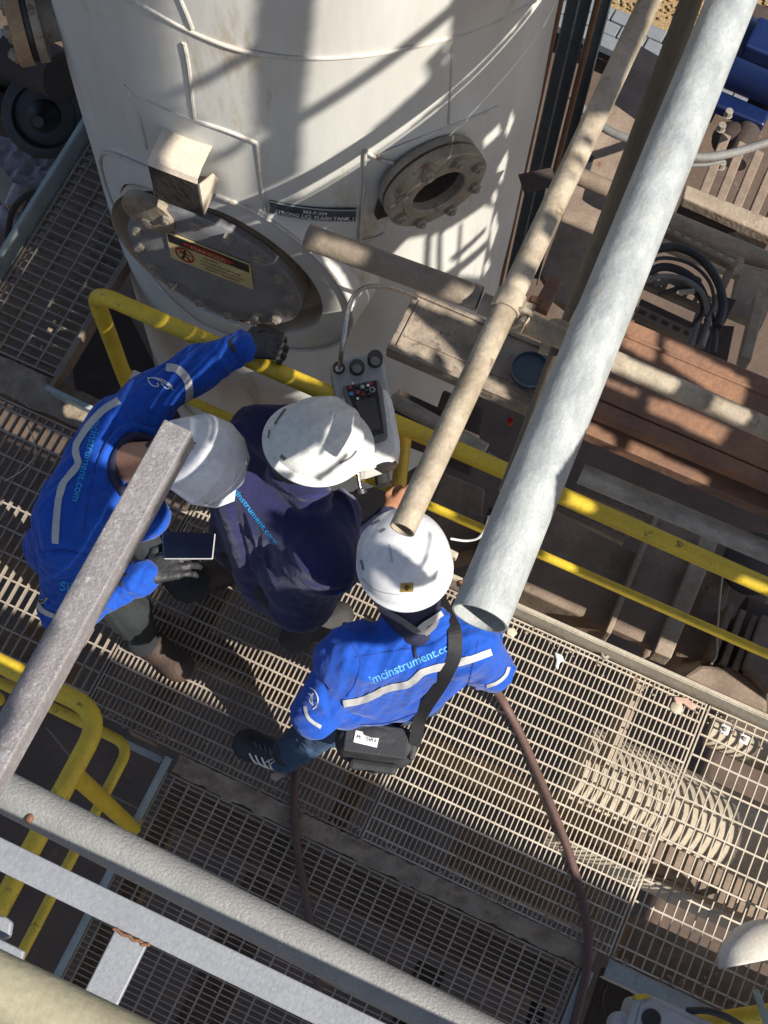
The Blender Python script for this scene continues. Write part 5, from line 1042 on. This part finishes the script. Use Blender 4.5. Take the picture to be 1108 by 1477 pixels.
body += chain([L_s[0], L_le, L_lw+(L_le-L_lw)*0.25], [0.04,0.034,0.026])+chain([L_s[1], L_re, L_rw+(L_re-L_rw)*0.25], [0.04,0.034,0.026])+chain([hipL, L_kn[0], L_an[0]], [0.068,0.045,0.034])+chain([hipR, L_kn[1], L_an[1]], [0.068,0.045,0.034])
gd1 = pdir(350,500,1.16,20,-1.0); gd2 = pdir(215,825,0.9,20,-7)
cloth('body', body, m_skin, lt, 0.006, 0.02, 0, rel=2); eyes(lt, L_hd, L_hf, L_hu)
jk = torso(L_m, L_v, L_h-A3(0,0,0.02), A3(0,0,1), 0.072, 0.088, 0.095, wh=0.26)+sleeve(L_s[0], L_le, L_lw, 0.067, 0.055, 0.044)+sleeve(L_s[1], L_re, L_rw, 0.074, 0.066, 0.046)+[cone(L_m-L_v*0.25-L_f*0.045, L_m+L_v*0.36-L_f*0.05, 0.078), cone(L_m+L_v*0.2+L_f*0.06-A3(0,0,0.06), P(212,745,0.97), 0.08, 0.062)]
jl = cloth('jacket', jk, m_jblue, lt, 0.0058, 0.035, 0.0050, 9, 45, axis=L_v, cut=[(L_n+L_f*0.032, L_f+A3(0,0,-0.35))] if False else None, paths=[
    ([(150,650),(185,640),(215,620)], -0.006, 0.012), ([(160,600),(180,625),(200,632)], -0.007, 0.009), ([(250,515),(275,540),(285,560)], -0.007, 0.009), ([(305,495),(320,520),(330,545)], 0.008, 0.009), ([(325,490),(342,515),(345,535)], -0.008, 0.008), ([(290,510),(310,500),(325,490)], 0.008, 0.010),
    ([(60,800),(90,792),(130,800)], -0.007, 0.008), ([(80,750),(120,740),(170,760)], 0.005, 0.02), ([(175,830),(190,850),(205,855)], 0.006, 0.008), ([(165,850),(175,865),(185,870)], -0.006, 0.008), ([(168,700),(175,730),(190,750)], 0.006, 0.012), ([(95,850),(130,850),(160,840)], 0.006, 0.012)])
bL = bvh(jl)
decal_strip('reflective_stripe', bL, [(172,578),(150,592),(128,615),(112,640),(110,655),(113,668),(106,680),(92,697),(85,720),(82,750),(80,784)], 10, m_refl, jl)
decal_text('lettering', 'imcinstrument.com', bL, (138,598), (104,722), m_cyan, jl, hpx=17, bold=0.008)
decal_text('lettering', 'SiKi', bL, (85,851), (118,855), m_cyan, jl, hpx=19, bold=0.004)
decal_strip('sleeve_band', bL, [(240,530),(256,533),(268,545),(273,560),(272,574),(270,586)], 11, m_refl, jl)
decal_strip('sleeve_band', bL, [(53,868),(62,880),(78,888),(98,893),(120,892)], 7, m_refl, jl)
for pth in ([(213,548),(222,546),(236,552),(244,556),(250,562)], [(214,549),(219,556),(228,557),(226,552)], [(232,553),(240,560),(246,558)], [(212,546),(232,547),(249,557)]): decal_strip('sleeve_emblem', bL, pth, 1.8, m_white_th, jl)
for nm, pth in (('shoulder_seam', [(62,797),(85,793),(110,797),(128,801)]), ('shoulder_seam', [(195,600),(210,612),(235,612),(252,600)]), ('yoke_seam', [(165,615),(142,660),(128,720),(120,770)])): decal_strip(nm, bL, pth, 1.6, m_seam, jl, off=0.001)
colr = MB().tube(spline([L_n+L_f*0.005-L_v*0.22-A3(0,0,0.01), L_n-L_f*0.045-L_v*0.16+A3(0,0,0.028), L_n-L_f*0.062+A3(0,0,0.036), L_n-L_f*0.045+L_v*0.16+A3(0,0,0.028), L_n+L_f*0.01+L_v*0.24-A3(0,0,0.015)], 8), 0.013, 14)
obj('collar', colr, m_jblue, jl)
cin = MB().tube(spline([L_n+L_f*0.02-L_v*0.17, L_n-L_f*0.022-L_v*0.12+A3(0,0,0.030), L_n-L_f*0.035+A3(0,0,0.036), L_n-L_f*0.02+L_v*0.12+A3(0,0,0.030), L_n+L_f*0.02+L_v*0.18], 8), 0.013, 12)
obj('collar_lining', cin, m_navy2, jl)
cloth('trousers', [cone(hipL, hipR, 0.08)]+chain([hipL, L_kn[0], L_an[0]], [0.08,0.062,0.050])+chain([hipR, L_kn[1], L_an[1]], [0.085,0.066,0.050]), m_grey_tr, lt, 0.007, 0.03, 0.004, 7, 7, axis=A3(0,0,1))
for an_, to_ in ((P(280,846,0), P(345,820,0)), (P(208,925,0), P(274,976,0))):
    b_ = shoe('work_boot', an_, to_, m_boot, m_sole if False else m_dark, lt, 0.046); bb_ = bvh(b_); d_ = nrm(to_-an_)
    for i in range(4):
        p_ = an_+d_*(0.03+0.022*i); sdv2 = np.cross(A3(0,0,1), d_)
        obj('lace', MB().tube(spline([p_+sdv2*0.024+A3(0,0,0.082-0.008*i), p_+A3(0,0,0.096-0.008*i), p_-sdv2*0.024+d_*0.012+A3(0,0,0.082-0.008*i)], 4), 0.0035, 8), m_hose, b_)
cloth('hair', [ell_(L_hd-L_hf*0.016-L_hu*0.008, (0.090,0.075,0.094), (L_hf, np.cross(L_hf, L_hu), L_hu)), cone(L_hd-L_hf*0.075-L_hu*0.045-np.cross(L_hf,L_hu)*0.03, L_hd-L_hf*0.075-L_hu*0.045+np.cross(L_hf,L_hu)*0.03, 0.03)], m_hair, lt, 0.005, 0.02, 0.002, 14, 3)
sdl = np.cross(L_hf, L_hu)
obj('mask_loop', MB().tube(spline([L_hd+sdl*0.075-L_hu*0.03+L_hf*0.04, L_hd+sdl*0.088-L_hf*0.012+L_hu*0.012, L_hd+sdl*0.086-L_hf*0.018-L_hu*0.02], 6), 0.0028, 8), m_white, lt)
hl_ = helmet(lt, L_hd+L_hu*0.030+L_hf*0.006, L_hf, L_hu, m_helm, 0.120, 0.114, 0.120, 0.030, 0.006, facets=11)
obj('helmet_clip', MB().box(L_hd+L_hu*0.022+sdl*0.104+L_hf*0.03, (L_hf, sdl, L_hu), (0.035,0.016,0.026)), m_refl, hl_, bevel=0.004, smooth=False)
bq = bvh(hl_)
for px, py in ((275,640),(280,639),(276,646)): decal_strip('helmet_print', bq, [(px,py),(px+3,py+1)], 2.0, m_sign_k, hl_, off=0.0012)
cloth('glove', hand(L_lw-gd1*0.012, gd1, A3(0,0,1), -1, 0.6, 0.9)+[cone(L_lw-gd1*0.012, L_lw+gd1*0.018, 0.036, 0.030)], m_glove, lt, 0.004, 0.010, 0.0008, 12, 5, rel=1)
cloth('glove', hand(L_rw, gd2, A3(0,0,1), -1, 0.42, 1.0, thumb=0.3)+[cone(L_rw-gd2*0.05, L_rw+gd2*0.01, 0.037, 0.034)], m_glove, lt, 0.004, 0.010, 0.0008, 12, 6, rel=1)
# phone held in the right glove
pz = [P(*q, 0.958) for q in ((233,765),(311,769),(307,806),(236,806))]
pt_ = thing('smartphone', sum(pz)/4-A3(0,0,0.01), 'black smartphone held in the gloved hand of the leaning worker', 'phone')
obj('case', MB().prism(pz, (0,0,-0.009)), m_refl, pt_, smooth=False, bevel=0.003)
pc_ = sum(pz)/4
obj('screen', MB().prism([pc_+(q-pc_)*0.965+A3(0,0,0.0012) for q in pz], (0,0,-0.001)), m_screen, pt_, smooth=False)
# =================================================================== pressure calibrator on the railing
DZ = 1.15
ct = thing('pressure_calibrator', P(525,590,DZ)-A3(0,0,0.1), 'cream hand-pump pressure calibrator with dark screen and three knobs on the railing', 'calibrator')
obj('upper_housing', MB().prism([P(*q, DZ-0.012) for q in ((476,526),(483,520),(510,511),(540,506),(549,509),(556,530),(566,590),(488,596))], (0,0,-0.07)), M('device_grey', (0.42,0.42,0.39), None, 10, 0.5), ct, smooth=False, bevel=0.008)
obj('lower_housing', MB().prism([P(*q, DZ) for q in ((490,572),(556,556),(566,575),(577,632),(578,652),(566,664),(520,678),(506,664))], (0,0,-0.09)), m_dev, ct, smooth=False, bevel=0.014)
obj('bezel', MB().prism([P(*q, DZ+0.010) for q in ((494,556),(546,546),(552,560),(560,628),(556,634),(528,643),(512,640))], (0,0,-0.02)), m_devg, ct, smooth=False, bevel=0.005)
obj('screen', MB().prism([P(*q, DZ+0.0122) for q in ((499,557),(543,549),(554,624),(526,631))], (0,0,-0.002)), m_glass, ct, smooth=False)
obj('display', MB().prism([P(*q, DZ+0.0140) for q in ((512,579),(541,573),(550,618),(528,624))], (0,0,-0.0015)), M('display_glass', (0.03,0.032,0.033), None, 20, 0.2), ct, smooth=False)
kc_ = {'r': M('key_red', (0.35,0.02,0.05)), 'b': M('key_blue', (0.05,0.25,0.45)), 'w': m_white, 'k': m_sign_k, 'g': M('key_pale', (0.35,0.36,0.36))}
for x, y, r_, c_ in ((507,568,3.8,'b'),(516,566,3.8,'r'),(505,559,3,'r'),(515,557,3.2,'k'),(523,558,3.6,'g'),(535,553,3.2,'r'),(531,556,2.5,'w'),(537,562,5,'g'),(537,562,3,'k'),(529,563,2.6,'k'),(516,575,2.2,'w'),(524,569,2.2,'r'),(533,569,2.2,'k'),(509,553,2,'w')):
    obj('key', MB().ring(P(x, y, DZ+0.0145+(0.002 if c_ == 'k' and r_ == 3 else 0)), (0,0,1), [(0.0001,0.003),(r_/590*0.85,0.003),(r_/590,0.0)], 14), kc_[c_], ct)
for x, y, r_, hh_, in ((489,532,0.0155,0.018),(515,532,0.0200,0.024),(541,521,0.0200,0.034)):
    k_ = obj('knob', MB().ring(P(x, y, DZ-0.012), (0,0,1), [(r_,-0.002),(r_,hh_*0.8),(r_*0.88,hh_),(0.0001,hh_)], 28), m_black, ct)
    obj('knob_cap', MB().ring(P(x, y, DZ-0.012+hh_), (0,0,1), [(r_*0.62,-0.001),(r_*0.6,0.003),(0.0001,0.004)], 20), m_devg if r_ > 0.016 else m_chrome, k_)
obj('badge', MB().prism([P(*q, DZ+0.001) for q in ((530,650),(543,647),(544,653),(531,656))], (0,0,-0.003)), m_refl, ct, smooth=False, bevel=0.001)
w0 = P(551,676,DZ-0.045); wa = nrm(P(551,676,DZ-0.045)-P(547,655,DZ-0.03))
wa = nrm(wa+A3(0,0,0.35))
obj('hand_wheel', MB().tube([w0-wa*0.03, w0-wa*0.028, w0, w0+wa*0.004], [0.030,0.040,0.041,0.034], 30), m_black, ct)
obj('wheel_hub', MB().tube([w0-wa*0.07, w0-wa*0.02], 0.017, 18), m_black, ct)
s0, s1 = P(514,672,DZ-0.035), P(520,705,DZ-0.06)
obj('vent_screw', MB().tube([s0, s0+(s1-s0)*0.2, s0+(s1-s0)*0.21, s1], [0.010,0.010,0.0045,0.0045], 14), m_chrome, ct)
obj('vent_knob', MB().tube([s1, s1+nrm(s1-s0)*0.012], 0.016, 18), m_black, ct)
obj('pump_barrel', MB().tube([P(545,640,DZ-0.10), P(553,700,DZ-0.10)], 0.02, 16), m_black, ct)
obj('support_clamp', MB().box(P(530,600,DZ-0.1), (A3(1,0,0),A3(0,1,0),A3(0,0,1)), (0.05,0.10,0.05)), m_devg, ct, smooth=False, bevel=0.004)
tag(obj('braided_hose', MB().tube(spline([P(490,529,DZ+0.012), P(493,505,1.24), P(498,475,1.28), P(503,445,1.28), P(511,426,1.26), P(526,415,1.22), P(545,413,1.17), P(572,419,1.08), P(600,430,0.98)], 8), 0.0062, 12), m_chrome), 'shiny braided steel hose arching from the calibrator to the tank', 'hose')
# ------------------------------------------------------------------ added sun-blocking plates out of view, openings shaped for the lit patches
def sunco(w): k = w[2]/SD[2]; return (w[0]-SD[0]*k, w[1]-SD[1]*k)
def pxs(poly, z):
    if z == 'man': return [sunco(MC(-0.005, *onplane(*q, -0.005))) for q in poly]
    if z == 'tank': return [sunco(TK(*tkpix(*q), 0.003)) for q in poly]
    return [sunco(P(*q, z)) for q in poly]
def strip(a, b, r):
    (s0_, t0_), (s1_, t1_) = sunco(a), sunco(b); w = r*1.42+0.002
    return [(s0_-w, t0_), (s0_+w, t0_), (s1_+w, t1_), (s1_-w, t1_)]
OPEN = [[(-1.89,0.685),(1.3,0.685),(1.3,1.50),(-1.89,1.50)], *[strip(*q) for q in ((ba-bd*0.05, ba+bd*2.0, 0.0535), (sa-sdv*0.05, sa+sdv*2.2, 0.0252), (oa, oa+nrm(ob-oa)*2.0, 0.026))]]
OPEN.append(pxs([(-60,1200),(60,1200),(300,600),(225,585)], 3.0))
SHUT = []
for z, polys in {
    'tank': [[(466,-80),(657,-80),(641,140),(575,200),(430,287),(442,150)], [(215,-80),(374,-80),(362,305),(325,290),(290,180),(240,130)],
             [(555,378),(590,343),(640,335),(698,296),(712,300),(705,340),(694,400),(640,396)],
             [(696,202),(720,178),(722,191),(700,212)], [(727,190),(737,160),(740,173),(730,197)], [(715,244),(729,218),(731,227),(723,265),(717,260)], [(709,281),(714,272),(717,284),(711,297)], [(708,330),(716,305),(719,330),(708,362)],
             [(716,45),(734,25),(750,21),(744,41),(720,61)], [(766,-2),(785,-2),(767,25)], [(698,385),(706,372),(707,385),(699,398)], [(520,250),(580,215),(583,222),(523,258)]],
    'man': [[(365,505),(430,494),(478,458),(490,420),(476,385),(500,366),(545,400),(545,440),(500,485),(420,514)], [(178,300),(235,283),(300,308),(332,335),(240,348),(188,364)], [(345,452),(445,462),(435,486),(350,480)]],
    1.01: [[(905,455),(952,470),(945,522),(897,500)], [(961,489),(987,500),(1082,550),(1069,592),(1040,575),(958,520)], [(940,572),(1055,620),(1040,642),(933,592)], [(870,545),(925,565),(922,574),(868,553)]],
    0.92: [[(843,606),(887,632),(880,662),(836,645)], [(910,636),(1022,690),(1010,722),(897,668)], [(582,452),(632,482),(622,522),(562,492)], [(690,535),(732,562),(726,600),(678,580)], [(598,420),(690,458),(683,470),(592,432)]],
    1.955: [[(885,508),(978,548),(972,572),(880,532)], [(1026,570),(1082,594),(1078,618),(1022,592)], [(446,335),(520,362),(510,398),(440,360)], [(640,410),(700,432),(700,470),(630,440)], [(745,450),(800,474),(795,498),(740,478)]],
    0.55: [[(618,712),(652,728),(648,746),(616,730)], [(782,786),(826,806),(822,826),(778,806)]],
    1.1: [[(812,705),(850,722),(846,742),(808,726)], [(1060,828),(1104,846),(1100,866),(1056,848)], [(262,548),(330,505),(368,515),(372,530),(300,565)], [(395,510),(460,540),(455,555),(390,530)]],
    1.25: [[(205,225),(236,172),(312,205),(325,280),(290,318),(240,300)]],
    0.25: [[(1035,1345),(1090,1318),(1125,1318),(1125,1400),(1045,1390)]],
    -2.3: [[(860,-40),(960,-40),(945,45),(862,22)]],
    0.0: [[(-10,520),(20,540),(30,575),(-10,570)], [(85,570),(150,600),(190,640),(175,660),(95,600)]],
    0.1: [[(865,180),(905,196),(900,212),(862,198)]],
}.items(): OPEN += [pxs(p, z) for p in polys]
for p in ([(654,3),(657,20),(442,174),(440,158)], [(610,92),(644,60),(642,96),(622,110)], [(248,128),(380,58),(380,77),(253,142)], [(305,226),(368,188),(366,200),(312,240)],
          [(616,333),(626,331),(622,398),(612,398)], [(634,331),(641,329),(639,398),(631,398)], [(636,398),(702,347),(706,354),(645,405)], [(650,372),(700,328),(702,332),(654,378)], [(664,324),(669,322),(662,402),(657,402)]): SHUT.append(pxs(p, 'tank'))
SHUT.append(pxs([(204,328),(286,304),(294,318),(212,340)], 'man'))
for z, polys in {1.33: [[(380,600),(440,552),(466,566),(452,600),(420,640),(392,665)], [(455,690),(490,650),(498,655),(470,700)]],
                 1.48: [[(538,782),(575,792),(640,838),(656,826),(656,848),(600,862),(545,815)], [(632,775),(640,770),(615,835),(606,836)]],
                 2.02: [[(845,192),(866,204),(862,216),(840,206)], [(830,222),(852,234),(850,240),(828,229)], [(817,246),(838,258),(836,264),(815,252)], [(742,372),(778,390),(768,410),(732,395)], [(880,-40),(985,-40),(900,165),(852,165)]],}.items(): SHUT += [pxs(p, z) for p in polys]
SHUT.append(pxs([(405,838),(455,822),(508,822),(515,855),(470,895),(395,892)], 1.03))
def inside(poly, X, Y):
    r = np.zeros(X.shape, bool); n = len(poly)
    for i in range(n):
        (x0, y0), (x1, y1) = poly[i], poly[(i+1) % n]
        if y0 == y1: continue
        r ^= ((y0 > Y) != (y1 > Y)) & (X < (x1-x0)*(Y-y0)/(y1-y0)+x0)
    return r
def sun_mask(zg, s0, s1, t0, t1, cell):  # unseen plate added only to block and shape the sunlight
    ns, nt_ = int(round((s1-s0)/cell)), int(round((t1-t0)/cell))
    X, Y = np.meshgrid(s0+(np.arange(ns)+0.5)*cell, t0+(np.arange(nt_)+0.5)*cell, indexing='ij'); lit = np.zeros(X.shape, bool)
    for p in OPEN: lit |= inside(p, X, Y)
    for p in SHUT: lit &= ~inside(p, X, Y)
    g = MB(); dx, dy = SD[0]/SD[2]*zg, SD[1]/SD[2]*zg; live = {}
    def emit(i0, i1, j0, j1):
        x0, x1, y0, y1 = s0+i0*cell+dx, s0+i1*cell+dx, t0+j0*cell+dy, t0+j1*cell+dy
        g.add([(x0,y0,zg),(x1,y0,zg),(x1,y1,zg),(x0,y1,zg),(x0,y0,zg+0.006),(x1,y0,zg+0.006),(x1,y1,zg+0.006),(x0,y1,zg+0.006)], [(0,3,2,1),(4,5,6,7)])
    for i in range(ns+1):
        runs = set()
        if i < ns:
            c_ = np.flatnonzero(np.diff(np.concatenate([[0], (~lit[i]).astype(int), [0]]))); runs = {(int(a), int(b)) for a, b in zip(c_[::2], c_[1::2])}
        for k in list(live):
            if k not in runs: emit(live.pop(k), i, *k)
        for k in runs: live.setdefault(k, i)
    setting('sun_mask', g, m_beam, smooth=False)
sun_mask(3.35, -2.1, 3.6, -1.6, 3.0, 0.006)
sun_mask(4.75, -3.8, -2.1, 0.66, 3.0, 0.008)
